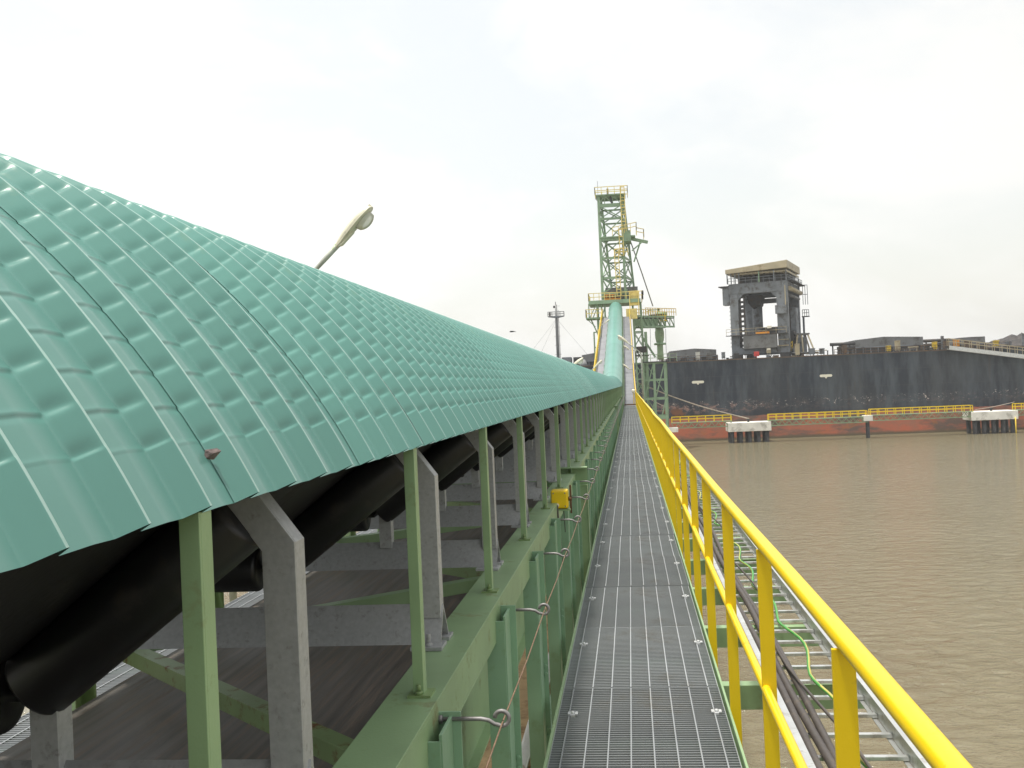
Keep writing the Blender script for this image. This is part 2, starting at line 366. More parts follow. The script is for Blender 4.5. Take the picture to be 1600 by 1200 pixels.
# left walkway, seen in slivers below the belt and beside the hood
wl = thing('walkway', 'second grating walkway on the far left side of the conveyor, seen under the belt', 'walkway', (CX*2, 0, GZ))
for k in range(0, 22):
    c = gp.copy(); COL.objects.link(c); c.parent = wl; c.location = (0, k*PL, 0)
b1 = MB().box(-3.3,-2.36,-.05,.05,GZ-.205,GZ-.033).build('support_beam', M_green, wl); b1.location = (0,.46,0)
for k in range(1, 22): rep(b1, (0,.46+1.4*k,0), wl)
rm = MB(); ramp(rm, -3.25, -2.4, 76.9, YEND, .012, -.05); rm.build('ramp_grating', M_ramp, wl)
rm = MB(); ramp(rm, -3.25, -2.4, 30.2, 76.9, .0, -.05, 4); rm.build('far_grating', M_ramp, wl)

# ------------------------------------------------------------------ yellow handrail
hr = thing('handrail', 'bright yellow tubular handrail with flat posts along the river side of the walkway', 'handrail', (.44, 0, GZ))
RT = H-.585
MB().sweep([(.44+.004*math.sin(y*.9), y, RT+.006*math.sin(y*.55)+rise(y)) for y in yrange(-1.4, 78.2, 90)], .0235, 16).build('top_rail', M_yel, hr)
MB().sweep([(.428, y, H-1.085+.004*math.sin(y*.8)+rise(y)) for y in yrange(-1.4, 78.2, 90)], .016, 12).build('mid_rail', M_yel, hr)
ps = MB().box(.415,.465,-.0065,.0065,GZ-.20,RT-.012).tube((.43,-.012,GZ-.07),(.43,.012,GZ-.07),.009,6).tube((.43,-.012,GZ-.14),(.43,.012,GZ-.14),.009,6).build('post', M_yel, hr, bev=.0015)
ps.location.y = 2.37-1.39*2
for k in range(1, 59): rep(ps, (random.uniform(-.002,.002), 2.37-2.78+1.39*k, 0), hr)
MB().box(.40,.47,78.15,78.25,GZ-.2,H-.50).build('end_post', M_yel2, hr)

# rails on the inclined gallery
def incline_rail(name, x, ya, yb, label, mt=M_yel2, hgt=1.05, r=.035):
    t = thing(name, label, 'handrail', (x, ya, GZ+rise(ya)))
    for dz, nm in ((hgt,'top_rail'),(hgt*.55,'mid_rail')):
        MB().sweep([(x, y, GZ+rise(y)+dz) for y in yrange(ya, yb, 24)], r, 8).build(nm, mt, t)
    p0 = None; y = ya+.2
    while y < yb:
        if p0 is None:
            p0 = MB().box(x-.03,x+.03,y-.02,y+.02,GZ+rise(y)-.1,GZ+rise(y)+hgt).build('post', mt, t); y00 = y; r00 = rise(y)
        else: rep(p0, (0, y-y00, rise(y)-r00), t)
        y += 1.5
    return t
incline_rail('handrail', .47, 79., YEND, 'thin yellow handrail climbing the right side of the inclined gallery beside the grey ramp')
incline_rail('handrail', -3.3, 77., YEND, 'thick yellow handrail climbing the left side of the inclined gallery', mt=M_yel2, r=.05)

# ------------------------------------------------------------------ cable ladder and cables
LZ = GZ-.095
cl = thing('cable_ladder', 'aluminium cable ladder lying outside the yellow handrail above the river', 'cable ladder', (.9, 0, LZ))
for x in (.665, 1.155):
    s = 1 if x > .9 else -1
    MB().box(x-.006,x+.006,-1.2,77,LZ-.012,LZ+.085).box(x-.006,x-.006+s*-.022 if s>0 else x+.028,-1.2,77,LZ+.0852,LZ+.091).box(x-.006,x+.03 if s<0 else x-.03,-1.2,77,LZ-.018,LZ-.0122).build('side_rail', M_alu, cl, bev=.0015)
rg = MB().box(.672,1.148,-.016,.016,LZ-.006,LZ+.012).build('rung', M_alu, cl, bev=.002)
rg.location.y = -.9
for k in range(1, 100): rep(rg, (0, -.9+.3*k, 0), cl)
m = MB(); y = -.9+.3*100
while y < 77: m.box(.672,1.148,y-.016,y+.016,LZ-.006,LZ+.012); y += .3
tag(m.build('far_rungs', M_alu, cl), kind='stuff')
def cable(name, label, x0, amp, wl_, r, mt, z=.0, ph=0., n=220, ya=-1., yb=77., group=None, stripes=None, dz=0.):
    pts = []
    for y in yrange(ya, yb, n):
        pts.append((x0 + amp*math.sin(y*6.283/wl_+ph) + amp*.6*math.sin(y*6.283/wl_*.37+ph*2), y, LZ+.012+r+z + dz*abs(math.sin(y*6.283/wl_*.5+ph))))
    mb = MB().sweep(pts, r, 8)
    if stripes:
        nf = n*8
        for i in range(nf):
            if ((i % 8) - (i//8)//9) % 8 in (1, 2, 5): mb.mi[i] = 1
    return tag(mb.build(name, [mt, stripes] if stripes else mt), label, 'cable', group)
cable('power_cable', 'thick dark power cable nearest the walkway on the cable ladder', .728, .012, 5.3, .022, M_cable, ph=.4)
cable('power_cable', 'thick dark power cable in the middle of the bundle on the cable ladder', .782, .013, 4.1, .021, M_cable, ph=2.)
cable('power_cable', 'dark power cable on the river side of the thick bundle on the ladder', .833, .016, 6.2, .020, M_cable, ph=1.1)
cable('power_cable', 'slimmer dark cable squeezed against the inner side rail of the ladder', .693, .006, 4.7, .014, M_cable, ph=2.6)
cable('control_cable', 'thin black cable wandering over the ladder rungs beside the green wire', .885, .045, 3.7, .008, M_cable, z=.03, ph=.3, dz=.02)
cable('earth_cable', 'wavy green and yellow striped earth wire looped along the cable ladder', .96, .028, 1.3, .0095, M_earth, ph=.9, n=520, stripes=M_earthy, dz=.03)

# ------------------------------------------------------------------ canopy cross-section
R1, R2 = 1.54, .68
A0, A1 = R(63.4), R(40)
EX, EZ = .838, FZ+.653
L1, L2 = R1*(A0-A1), R2*A1
LH = L1+L2
def sect(s):
    """arc length from the right eave -> (x rel. centre, z, nx, nz)"""
    mir = s > LH
    if mir: s = 2*LH-s
    if s <= L1:
        a = A0 - s/R1
        x = EX - R1*(math.sin(A0)-math.sin(a)); z = EZ + R1*(math.cos(a)-math.cos(A0))
    else:
        a = A1 - (s-L1)/R2
        x1 = EX - R1*(math.sin(A0)-math.sin(A1)); z1 = EZ + R1*(math.cos(A1)-math.cos(A0))
        x = x1 - R2*(math.sin(A1)-math.sin(a)); z = z1 + R2*(math.cos(a)-math.cos(A1))
    nx, nz = math.sin(a), math.cos(a)
    return (-x if mir else x, z, -nx if mir else nx, nz)
PITCH = .178; SHEET = PITCH*4; CR = .0615; CS = .102
def rib(t):
    """outward offset of the corrugation at t in 0..1 of a pitch, and how far the crimps bite there (valley, crest)"""
    D = .025; B = .0045      # pan with a low swage, then a narrow rib with a steep far side
    K = [(0,0,1,0),(.02,.0002,1,0),(.30,.92*B,1,0),(.33,B,1,0),(.36,.92*B,1,0),(.62,.0004,1,0),(.64,.0004,.9,.2),(.67,.12*D,.3,.8),(.70,.27*D,0,1),(.75,.50*D,0,1),(.80,.74*D,0,.75),(.835,.92*D,0,.35),(.85,.985*D,0,.12),(.858,D,0,.04),(.870,1.01*D,0,0),(.884,.98*D,0,0),(.896,.92*D,0,0),(.906,.82*D,0,0),(.975,.06*D,.2,0),(.985,0,.5,0),(1,0,1,0)]
    for a, b in zip(K, K[1:]):
        if t <= b[0]:
            u = (t-a[0])/(b[0]-a[0]); return tuple(a[i]+(b[i]-a[i])*u for i in (1,2,3))
    return K[-1][1:]
def crimp(ds):
    """profile across one crimp: ds = distance along the arc from its centre (positive towards the ridge)"""
    v = .0010*math.exp(-(ds/.0030)**2) - .0013*math.exp(-((ds+.0055)/.0045)**2)            # small rolled bead in the valley
    g = (ds-.001)/(.0050 if ds < .001 else .0125)
    c = -.0050*math.exp(-g*g)                                                            # dent in the crest, sharp below
    return v, c
NC = int((2*LH-2*CS)/CR)
def sheet(ts, offs, lap=True):
    ss = [0, CS*.3, CS*.6]
    for k in range(NC+1):
        for o in offs:
            s = CS + k*CR + o
            if s < 2*LH-.002: ss.append(s)
    ss.append(2*LH); ss = sorted(set(ss))
    g0_ = .625; gs = sorted({g0_} | {k+t for k in range(6) for t in ts[:-1] if g0_ < k+t <= 4.985})
    ys = [(int(g), g-int(g), (g-g0_)*PITCH) for g in gs]
    rows = []
    for (k, t, yy) in ys:
        h, wv, wc = rib(t); row = []
        lift = (.0005*max(0., 1-yy/(.42*PITCH)) if yy < 3*PITCH else -.0006*min(1,max(0,(yy-3.9*PITCH)/(.1*PITCH)))) if lap else 0
        for s in ss:
            # chord facets between crimps
            q = (s-CS)/CR; kf = math.floor(q)
            if 0 <= q <= NC:
                a, b = sect(CS+kf*CR), sect(min(CS+(kf+1)*CR, 2*LH)); u = q-kf
                x, z, nx, nz = [a[i]+(b[i]-a[i])*u for i in range(4)]
                if u > .5: ds = (u-1)*CR
                else: ds = u*CR
                if s > LH: ds = -ds
                v, c = crimp(ds); d = h + wv*v + wc*c
            else:
                x, z, nx, nz = sect(s); d = h
            d += lift
            row.append((CX+x+nx*d, yy, z+nz*d))
        rows.append(row)
    mb = MB().grid(rows, True); n = len(rows[0])-1
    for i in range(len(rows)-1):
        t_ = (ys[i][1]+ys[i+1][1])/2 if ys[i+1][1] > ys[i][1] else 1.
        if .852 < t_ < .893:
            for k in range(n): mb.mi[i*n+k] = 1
    return mb
TS_HI = [0,.02,.16,.27,.30,.33,.36,.39,.50,.60,.62,.64,.655,.67,.685,.70,.725,.75,.775,.80,.82,.835,.85,.858,.864,.870,.877,.884,.890,.896,.901,.906,.94,.975,.985,1.0]
OF_HI = [-.030,-.022,-.015,-.011,-.0075,-.005,-.0025,0,.0025,.005,.009,.014,.020,.026]
TS_LO = [0,.30,.36,.62,.67,.75,.835,.858,.884,.906,.975,1.0]
OF_LO = [-.02,-.009,-.003,.002,.008,.018]
cp = thing('conveyor_canopy', 'long arched canopy of crimped green corrugated sheets over the conveyor', 'canopy', (CX, 0, FZ))
YS = -2.806
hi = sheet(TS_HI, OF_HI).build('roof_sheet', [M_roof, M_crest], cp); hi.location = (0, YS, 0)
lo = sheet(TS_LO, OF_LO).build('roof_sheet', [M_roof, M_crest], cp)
for k in range(1, 99):
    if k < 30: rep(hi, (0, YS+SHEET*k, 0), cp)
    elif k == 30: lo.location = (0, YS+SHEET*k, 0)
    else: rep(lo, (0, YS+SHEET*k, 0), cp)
ymid = YS+SHEET*99
def far_roof(ya, yb):
    rows = []; y = ya
    pf = [(0,0),(.33,.004),(.63,0),(.86,.025),(.885,.024),(.98,0)]
    while y < yb:
        for t, h in pf:
            yy = y+t*PITCH; row = []
            for i in range(41):
                x, z, nx, nz = sect(2*LH*i/40); row.append((CX+x+nx*h, yy, z+nz*h+rise(yy)))
            rows.append(row)
        y += PITCH
    return MB().grid(rows, True)
tag(far_roof(ymid, 84.).build('far_roofing', M_roof, cp), kind='stuff')
# canopy posts
def post_mesh():
    m = MB(); x1 = -.573; x0 = -.601
    m.box(x0,x1,-.003,.003,FZ+.007,EZ+.002).box(x1-.006,x1,.003,.040,FZ+.007,EZ+.002).box(x0,x0+.006,.003,.03,FZ+.007,EZ+.02)
    return m
po = post_mesh().build('post', M_green, cp, bev=.001)
bp_ = MB().box(-.614,-.552,-.022,.050,FZ,FZ+.007).tube((-.584,-.012,FZ+.007),(-.584,-.012,FZ+.017),.010,6).tube((-.584,-.012,FZ+.017),(-.584,-.012,FZ+.034),.0055,8).build('base_plate', M_greenrust, po)
po.location = (0, 1.345-1.4, 0)
for k in range(0, 56): rep(po, (0, 1.345+1.4*k, 0), cp)
MB().box(-.70,-.665,-2.9,76.5,EZ+.04,EZ+.08).build('eaves_purlin', M_green, cp)
MB().box(2*CX+.665,2*CX+.70,-2.9,76.5,EZ+.04,EZ+.08).build('eaves_purlin', M_green, cp)
lp = None
for k in range(0, 40):
    if lp is None: lp = MB().box(2*CX+.555,2*CX+.6,1.345,1.395,FZ,EZ+.03).build('post', M_green, cp)
    else: rep(lp, (0,1.4*k,0), cp)

# ------------------------------------------------------------------ conveyor frame
fr = thing('conveyor_gallery', 'green steel conveyor frame of stringer beams, columns and zigzag braces', 'frame', (CX, 0, FZ-2.6))
for s in (1, -1):
    a = CX + s*(.531-1.41)*-1 if s > 0 else CX-.879
    x1, x0 = (CX+.879, CX+.737) if s > 0 else (CX-.737, CX-.879)
    m = MB().box(x0,x1,-2.9,YEND*0+77,FZ-.009,FZ)
    xw = x1 if s > 0 else x0
    m.box(min(xw,xw-s*.009),max(xw,xw-s*.009),-2.9,77,FZ-.13,FZ-.0092).box(x0,x1,-2.9,77,FZ-.139,FZ-.1302)
    m.build('stringer', M_green, fr, bev=.0015)
def col_mesh(s):
    m = MB(); c = lambda x: CX+.879+(x) if s > 0 else CX-.879-(x)
    a, b = c(-.037), c(.031)
    m.box(a,b,0,.008,FZ-2.5,FZ-.06).box(c(.031)-.004,c(.031)+.004,.0082,.16,FZ-2.5,FZ-.045).box(a,c(.058),.16,.168,FZ-2.5,FZ-.035)
    for z in (.62,.66,.94,.98): m.tube((c(.045),.15,FZ-z),(c(.045),.178,FZ-z),.009,6)
    return m
c0 = col_mesh(1).build('column', M_teal, fr, bev=.001); c0.location = (0, 2.56-1.33*2, 0)
for k in range(1, 59):
    c = rep(c0, (0, 2.56-1.33*2+1.33*k, 0), fr)
c1 = col_mesh(-1).build('column', M_green, fr); c1.location = (0, 1.2, 0)
for k in range(1, 24): rep(c1, (0, 1.2+1.4*k, 0), fr)
MB().box(-.60,-.50,-2.9,77,FZ-2.62,FZ-2.5).build('lower_chord', M_green, fr); MB().box(2*CX+.50,2*CX+.60,-2.9,77,FZ-2.62,FZ-2.5).build('lower_chord', M_green, fr)
zb = FZ-.20
for x in (-.70,): MB().box(x,x+.012,-2.9,77,FZ-.66,FZ-.27).box(x-.04,x+.05,-2.9,77,FZ-.672,FZ-.6602).build('mid_chord', M_green, fr)
b0 = MB().bar((CX+.72,0,zb),(CX-.72,1.4,zb),.065,.06).build('brace', M_greenrust, fr, bev=.002); b1 = MB().bar((CX-.72,1.4,zb),(CX+.72,2.8,zb),.065,.06).build('brace', M_green, fr, bev=.002)
b0.location.y = 2.75; b1.location.y = 2.75
for k in range(2, 27): rep(b0, (0, -.05+2.8*k, 0), fr); rep(b1, (0, -.05+2.8*k, 0), fr)
lb = MB().bar((-.55,0,FZ-2.56),(2*CX+.55,0,FZ-2.56),.09,.12).build('lower_strut', M_greenrust, fr); lb.location.y = 1.3
for k in range(1, 27): rep(lb, (0, 1.3+2.8*k, 0), fr)
# eye bolts that carry the pull cord
def eyebolt():
    z = FZ-.056; m = MB(); pts = [(-.545,0,z),(-.42,0,z),(-.40,0,z-.004),(-.385,0,z-.014)]
    for i in range(0, 15):
        a = R(235) + R(300)*i/14
        pts.append((-.366+.019*math.cos(a), .004*i/14, z+.0 + .019*math.sin(a)))
    m.sweep(pts, .0058, 8); m.tube((-.531,0,z),(-.521,0,z),.012,6)
    return m
eb = eyebolt().build('eye_bolt', M_bolt, fr); eb.location = (0, 2.72-1.36*2, 0)
for k in range(1, 54): rep(eb, (0, 2.72-1.36*2+1.36*k, random.uniform(-.004,.004)), fr)
ZC = FZ-.062
pts = []
for k in range(0, 55):
    y = 2.72-1.36*2+1.36*k
    pts += [(-.364, y, ZC), (-.364, y+.68, ZC-.010)]
tag(MB().sweep(pts, .0024, 6).build('trip_wire', M_wire), 'thin rusty trip wire threaded through the eye bolts beside the walkway', 'cord')

# ------------------------------------------------------------------ idler frames
idl = thing('idler_frame', 'x', 'idler frame', (CX, 0, FZ), 'galvanised idler frames under the belt')
X = lambda v: CX+v
m = MB(); hgt = .125
for s in (-1, 1):
    m.add([(X(-.79),0,FZ+hgt),(X(.79),0,FZ+hgt),(X(.79),s*.075,FZ+.012),(X(-.79),s*.075,FZ+.012),(X(-.79),-s*.0,FZ+hgt-.012),(X(.79),-s*.0,FZ+hgt-.012),(X(.79),s*.067,FZ+.012),(X(-.79),s*.067,FZ+.012)],
          [(0,1,2,3),(7,6,5,4),(2,6,7,3),(0,3,7,4),(1,5,6,2)])
m.build('base_angle', M_galv, idl)
for s in (-1, 1):
    m = MB().box(X(s*.70),X(s*.80),-.115,-.02,FZ+.001,FZ+.012).box(X(s*.70),X(s*.80),.02,.10,FZ+.001,FZ+.012)
    m.tube((X(s*.755),-.092,FZ+.012),(X(s*.755),-.092,FZ+.022),.014,6).tube((X(s*.755),-.092,FZ+.022),(X(s*.755),-.092,FZ+.05),.0075,8)
    m.build('foot_plate', M_galv, idl, bev=.001)
    # outer bracket: upright that cranks inwards
    prof = [(.722,.085),(.722,.52),(.60,.685),(.645,.725),(.785,.535),(.785,.085)]
    m = MB().prism([(X(s*a), FZ+b) for a, b in prof], 'y', -.031, -.025)
    o = [(.785,.085),(.785,.535),(.645,.725)]; i = [(.779,.085),(.779,.532),(.641,.720)]
    poly = [(X(s*a), FZ+b) for a, b in o] + [(X(s*a), FZ+b) for a, b in reversed(i)]
    m.prism(poly, 'y', -.0248, .028)
    m.build('outer_bracket', M_galv, idl, bev=.0012)
    m = MB().box(X(s*.25),X(s*.305),-.025,-.019,FZ+.10,FZ+.28); m.box(X(s*.305),X(s*.300),-.0188,.03,FZ+.10,FZ+.25); m.build('inner_bracket', M_galv, idl, bev=.001)
    def roller(p, q, r, name='roller'):
        p, q = Vector(p), Vector(q); d = (q-p).normalized()
        pp = [p-d*.03, p-d*.001, p, p+d*.004, p+d*.012, q-d*.012, q-d*.004, q, q+d*.001, q+d*.03]
        return MB().sweep(pp, [.012,.012,r*.75,r*.94,r,r,r*.94,r*.75,.012,.012], 28).build(name, M_roll, idl)
    a = R(37); q = (X(s*.245), .0, FZ+.268); roller(q, (q[0]+s*.535*math.cos(a), 0, q[2]+.535*math.sin(a)), .074)
roller((X(-.195),.0,FZ+.25), (X(.195),.0,FZ+.25), .073)
ordn = ['nearest','second','third','fourth','fifth','sixth','seventh','eighth','ninth','tenth','eleventh','twelfth']
for k in range(0, 54):
    o = idl if k == 0 else copy_tree(idl)
    o.location = (CX, .51+1.41*k, FZ)
    if k == 0: o['label'] = 'galvanised idler frame out at the near end of the belt, closest to the camera'
    elif k == 1: o['label'] = 'galvanised idler frame with the largest black roller at the lower left'
    elif k < 8: o['label'] = f'{ordn[k]} galvanised idler frame from the camera, with black rollers under the belt'
    else: o['label'] = 'galvanised idler frame in the crowded far part of the row under the canopy'

# belt
bt = thing('conveyor_belt', 'black rubber conveyor belt, troughed above and flat grey brown on its return below', 'conveyor belt', (CX, 0, FZ))
def belt_rows(prof, ya, yb, n):
    rows = []
    for y in yrange(ya, yb, n):
        z = rise(y); rows.append([(X(a), y, FZ+b+z) for a, b in prof])
    return rows
a = R(37); wx, wz = .245+.60*math.cos(a), .268+.60*math.sin(a)
nx, nz = -math.sin(a)*.077, math.cos(a)*.077
top = [(-.22,.25+.078),(0,.25+.078),(.22,.25+.078),(.265+nx+.02,.282+nz),(wx+nx,wz+nz)]
top = [(-x_, z_) for x_, z_ in reversed(top[2:])] + [(0,.328)] + top[2:]
loop = top + [(x_+(-.01 if x_>.4 else .01 if x_<-.4 else 0), z_+.013) for x_, z_ in reversed(top)] + [top[0]]
MB().grid(belt_rows(loop, -3, 84, 60), False).build('carrying_strand', M_rub, bt)
loop = [(-.70,-.34),(.70,-.34),(.70,-.327),(-.70,-.327),(-.70,-.34)]
MB().grid(belt_rows(loop, -3, 84, 40), False).build('return_strand', M_belt, bt)

# trestle bents
for k, (y, lab) in enumerate(((9.75, 'nearest green trestle bent crossing above the stringer just behind the yellow switch box'), (37., 'small green trestle bent half way along the walkway'), (62., 'farthest green trestle bent near the end of the level conveyor'))):
    t = thing('trestle_bent', lab, 'trestle', (CX, y, 0), 'green trestle bents carrying the conveyor')
    x0, x1 = 2*CX+.42, -.42; zt = FZ+.055
    MB().box(x0,x1,y-.07,y+.07,zt-.009,zt).box(x0,x1,y-.004,y+.004,zt-.16,zt-.0092).box(x0,x1,y-.07,y+.07,zt-.169,zt-.1602).box(x1-.145,x1-.139,y-.066,y-.0042,zt-.16,zt-.0092).build('cross_beam', M_green, t, bev=.001)
    for s, xx in ((1, x1), (-1, x0)):
        MB().box(xx-s*.008,xx,y-.07,y+.07,0,zt-.17).box(xx-s*.13,xx-s*.122,y-.07,y+.07,0,zt-.17).box(xx-s*.122,xx-s*.008,y-.062,y-.054,0,zt-.17).build('column', M_green, t)
    MB().bar((x0+.1,y,.5),(x1-.1,y,FZ-2.7),.1,.1).build('brace', M_green, t); MB().bar((x1-.1,y+.12,.5),(x0+.1,y+.12,FZ-2.7),.1,.1).build('brace', M_green, t)
    MB().bar((x0,y,FZ-2.85),(x1+1.7,y,FZ-2.85),.14,.2).build('lower_beam', M_green, t)

# lower deck and pipes below the conveyor
ld = MB()
for k in range(24): ld.box(-2.35,-.66,-2+1.5*k,-2+1.5*k+1.485,FZ-2.50,FZ-2.47+.002*(k % 3))
tag(ld.build('lower_deck', M_deckboard), 'sunlit beige plate deck with brown stains below the conveyor frame', 'deck')
for i, (x, mt, c) in enumerate(((-1.05, M_pipe, 'white pipe lying on the beige lower deck, left of the others'), (-.90, M_teal, 'slim green pipe between the two white pipes on the lower deck'), (-.76, M_pipe, 'white pipe lying on the beige lower deck, nearest the walkway'))):
    tag(MB().tube((x,-2,FZ-2.40),(x,33,FZ-2.40),.055,14).build('pipe', mt), c, 'pipe', 'pipes on the lower deck')

# pull-cord switch
P0 = Vector((-.53, 7.38, FZ-.02))
sw = thing('pull_cord_switch', 'yellow box pull cord switch on a bracket beside the green frame', 'switch box', P0)
x0, x1, z0, z1, y0, y1 = -.575,-.455,FZ-.045,FZ+.085,7.30,7.42
MB().box(x0,x1,y0,y1,z0,z1).build('body', M_yel, sw, bev=.016)
m = MB().box(x0+.008,x1-.008,y0-.012,y0-.001,z0+.008,z1-.008); m.build('cover', M_yel, sw, bev=.006)
m = MB()
for xx in (x0+.02,x1-.02):
    for zz in (z0+.02,z1-.02): m.tube((xx,y0-.016,zz),(xx,y0-.011,zz),.005,6)
m.build('cover_screws', M_bolt, sw)
MB().tube((x0+.045,y0-.035,z0+.028),(x0+.045,y0-.010,z0+.028),.013,10).build('cable_gland', M_white, sw)
MB().sweep([(x0+.045,y0-.03,z0+.028),(x0+.046,y0-.045,z0+.005),(x0+.05,y0-.045,z0-.08),(x0+.058,y0-.04,z0-.2),(x0+.06,y0-.03,z0-.36)], .0075, 8).build('cable', M_cable, sw)
MB().sweep([(x0+.085,y0+.01,z0),(x0+.09,y0+.0,z0-.06),(x0+.092,y0+.0,z0-.16)], .003, 6).build('thin_cable', M_cable, sw)
MB().box(-.445,-.432,7.33,7.345,z0-.035,z1+.03).tube((-.455,7.34,FZ+.02),(-.43,7.34,FZ+.02),.014,8).build('lever', mat('rusty lever', (.12,.06,.03), .7, .3, .3, 30), sw)
MB().box(-.60,-.44,7.29,7.45,z0-.012,z0-.001).build('bracket', M_green, sw)

# ------------------------------------------------------------------ inclined gallery
hd = thing('inclined_hood', 'smooth pale green tubular hood climbing from the canopy up to the loader tower', 'conveyor hood', (CX, 84, FZ))
NSEG = 12
for k in range(NSEG):
    ya = 83.9+(YEND-83.9)*k/NSEG; yb = 83.9+(YEND-83.9)*(k+1)/NSEG+.12; rows = []
    for j, y in enumerate(yrange(ya, yb, 6)):
        row = []
        for i in range(49):
            x, z, nx_, nz_ = sect(2*LH*i/48); e = .012*(1-j/6.)+.004
            row.append((CX+x+nx_*e, y, z+nz_*e+rise(y)))
        rows.append(row)
    MB().grid(rows, True).build('hood_panel', M_hood, hd)
row = [(CX+sect(2*LH*i/48)[0], YEND+.1, sect(2*LH*i/48)[1]+rise(YEND)) for i in range(49)]
MB().add(row, [tuple(range(49))]).build('end_plate', M_hood, hd)
ig = thing('inclined_gallery', 'grey and green truss gallery carrying the inclined hood and its walkways', 'gallery', (CX, 77, FZ))
for x in (.56, -.50, -2.33, -3.42):
    m = MB(); ys = yrange(77, YEND, 30); rows = []
    for y in ys:
        z = rise(y)+GZ; rows.append([(x-.05,y,z-.5),(x+.05,y,z-.5),(x+.05,y,z+(.32 if x > 0 else .08)),(x-.05,y,z+(.32 if x > 0 else .08)),(x-.05,y,z-.5)])
    m.grid(rows, False).build('side_girder', M_ramp if x > 0 else M_green, ig)
hp = None; y = 84.5
while y < YEND:
    z = rise(y)
    for x in (-.56, 2*CX+.56):
        m = MB().box(x-.06,x+.06,y-.06,y+.06,GZ+z,EZ+z+.02).build('hood_post', M_tower, ig)
    y += 4.
for ya in (92., 110., 128.):
    z = rise(ya)+GZ-.5
    for s in (-1, 1):
        MB().bar((CX+s*1.5,ya,z),(CX+s*1.9,ya,0),.3,.3,(0,1,0)).build('support_leg', M_tower, ig)
    MB().bar((CX-1.5,ya,z-.2),(CX+1.9,ya,z*.35),.18,.18,(0,1,0)).build('leg_brace', M_tower, ig); MB().bar((CX+1.5,ya,z-.2),(CX-1.9,ya,z*.35),.18,.18,(0,1,0)).build('leg_brace', M_tower, ig)

# ------------------------------------------------------------------ loader tower
def rails(m, pts, h=1., step=1.2, r=.035):
    pts = [Vector(p) for p in pts]
    for a, b in zip(pts, pts[1:]):
        n = max(1, round((b-a).length/step))
        for dz in (h, h*.52): m.bar(a+Vector((0,0,dz)), b+Vector((0,0,dz)), r*2, r*2)
        for i in range(n+1):
            q = a+(b-a)*i/n; m.bar(q, q+Vector((0,0,h)), r*1.8, r*1.8)
    return m
tw = thing('loader_tower', 'tall green lattice tower of the ship loader with yellow rails and ladders', 'tower', (-1.5, 149, 0))
ZT, ZB = 36.0, 21.6
FL = lambda z: Vector((-3.13, 147, z)); FRr = lambda z: Vector((.02, 147, z))
def BL(z): t = (36-z)/13.5; return Vector((-2.85+1.0*t, 150+3*t, z))
def BR(z): t = (36-z)/13.5; return Vector((.30+1.05*t, 150+3*t, z))
for fn, w in ((FL,.36),(FRr,.36),(BL,.30),(BR,.30)):
    MB().bar(fn(ZT), fn(ZB), w, w, (0,1,0)).build('leg', M_tower, tw)
lev = [36.0, 34.65, 32.8, 30.0, 27.35, 24.6, 22.4]
def beam(p, q, w=.22, h=.26, name='beam'): MB().bar(p, q, w, h).build(name, M_tower, tw)
for i, z in enumerate(lev):
    h = .5 if i in (1, 3) else .3
    beam(FL(z), FRr(z), .25, h); beam(BL(z-.15), BR(z-.15), .2, .22); beam(FL(z), BL(z), .2, .22); beam(FRr(z), BR(z), .2, .22)
def br(p, q, w=.135): MB().bar(p, q, w, w).build('brace', M_tower, tw)
for i in range(1, 6):
    a, b = lev[i], lev[i+1]
    for A, B in ((FL,FRr),(BL,BR),(FRr,BR),(FL,BL)):
        br(A(a), B(b)); br(B(a), A(b))
fx = lambda t: FL(0).lerp(FRr(0), t)
for t0, z0_, t1, z1_ in ((.02,34.8,.24,35.9),(.26,34.8,.26,35.9),(.62,34.8,.30,35.9),(.62,34.8,.62,35.9),(.98,34.8,.66,35.9)):
    br(Vector((fx(t0).x,147,z0_)), Vector((fx(t1).x,147,z1_)), .10)
MB().box(-3.5,.6,146.6,150.4,36.0,36.16).build('top_platform', M_tower, tw)
rails(MB(), [(-3.6,146.5,36.16),(.9,146.5,36.16),(.9,150.4,36.16),(-3.6,150.4,36.16),(-3.6,146.5,36.16)], 1.0, .9, .045).build('top_handrail', M_yelpale, tw)
MB().box(-1.95,-1.7,146.5,146.8,36.16,36.9).bar((-1.5,147,35.9),(-1.3,147,34.9),.25,.25).build('pulley', M_shipdark, tw)
MB().bar((-3.2,148,36.1),(-3.2,148,38.3),.05,.05).build('aerial', M_shipgrey, tw)
MB().box(-3.2,1.7,146.7,150.6,30.15,30.3).build('middle_platform', M_tower, tw)
MB().box(-.05,1.1,146.6,150.2,29.5,31.0).build('sheave_housing', M_tower, tw)
rails(MB(), [(-1.4,146.4,30.35),(1.9,146.4,30.9),(1.9,150.6,30.9)], 1.1, .8, .045).build('middle_handrail', M_yelpale, tw)
rails(MB(), [(1.9,146.8,30.2),(2.9,147.2,30.0),(2.9,149.6,30.0)], 1.1, .8, .045).build('side_handrail', M_yelpale, tw)
MB().bar((.3,148,30.2),(3.4,149,29.5),.35,.4).bar((2.4,148.6,29.6),(1.4,148.6,26.8),.2,.2,(0,1,0)).bar((1.2,147,28.2),(2.6,148.6,29.5),.14,.14).build('outrigger', M_tower, tw)
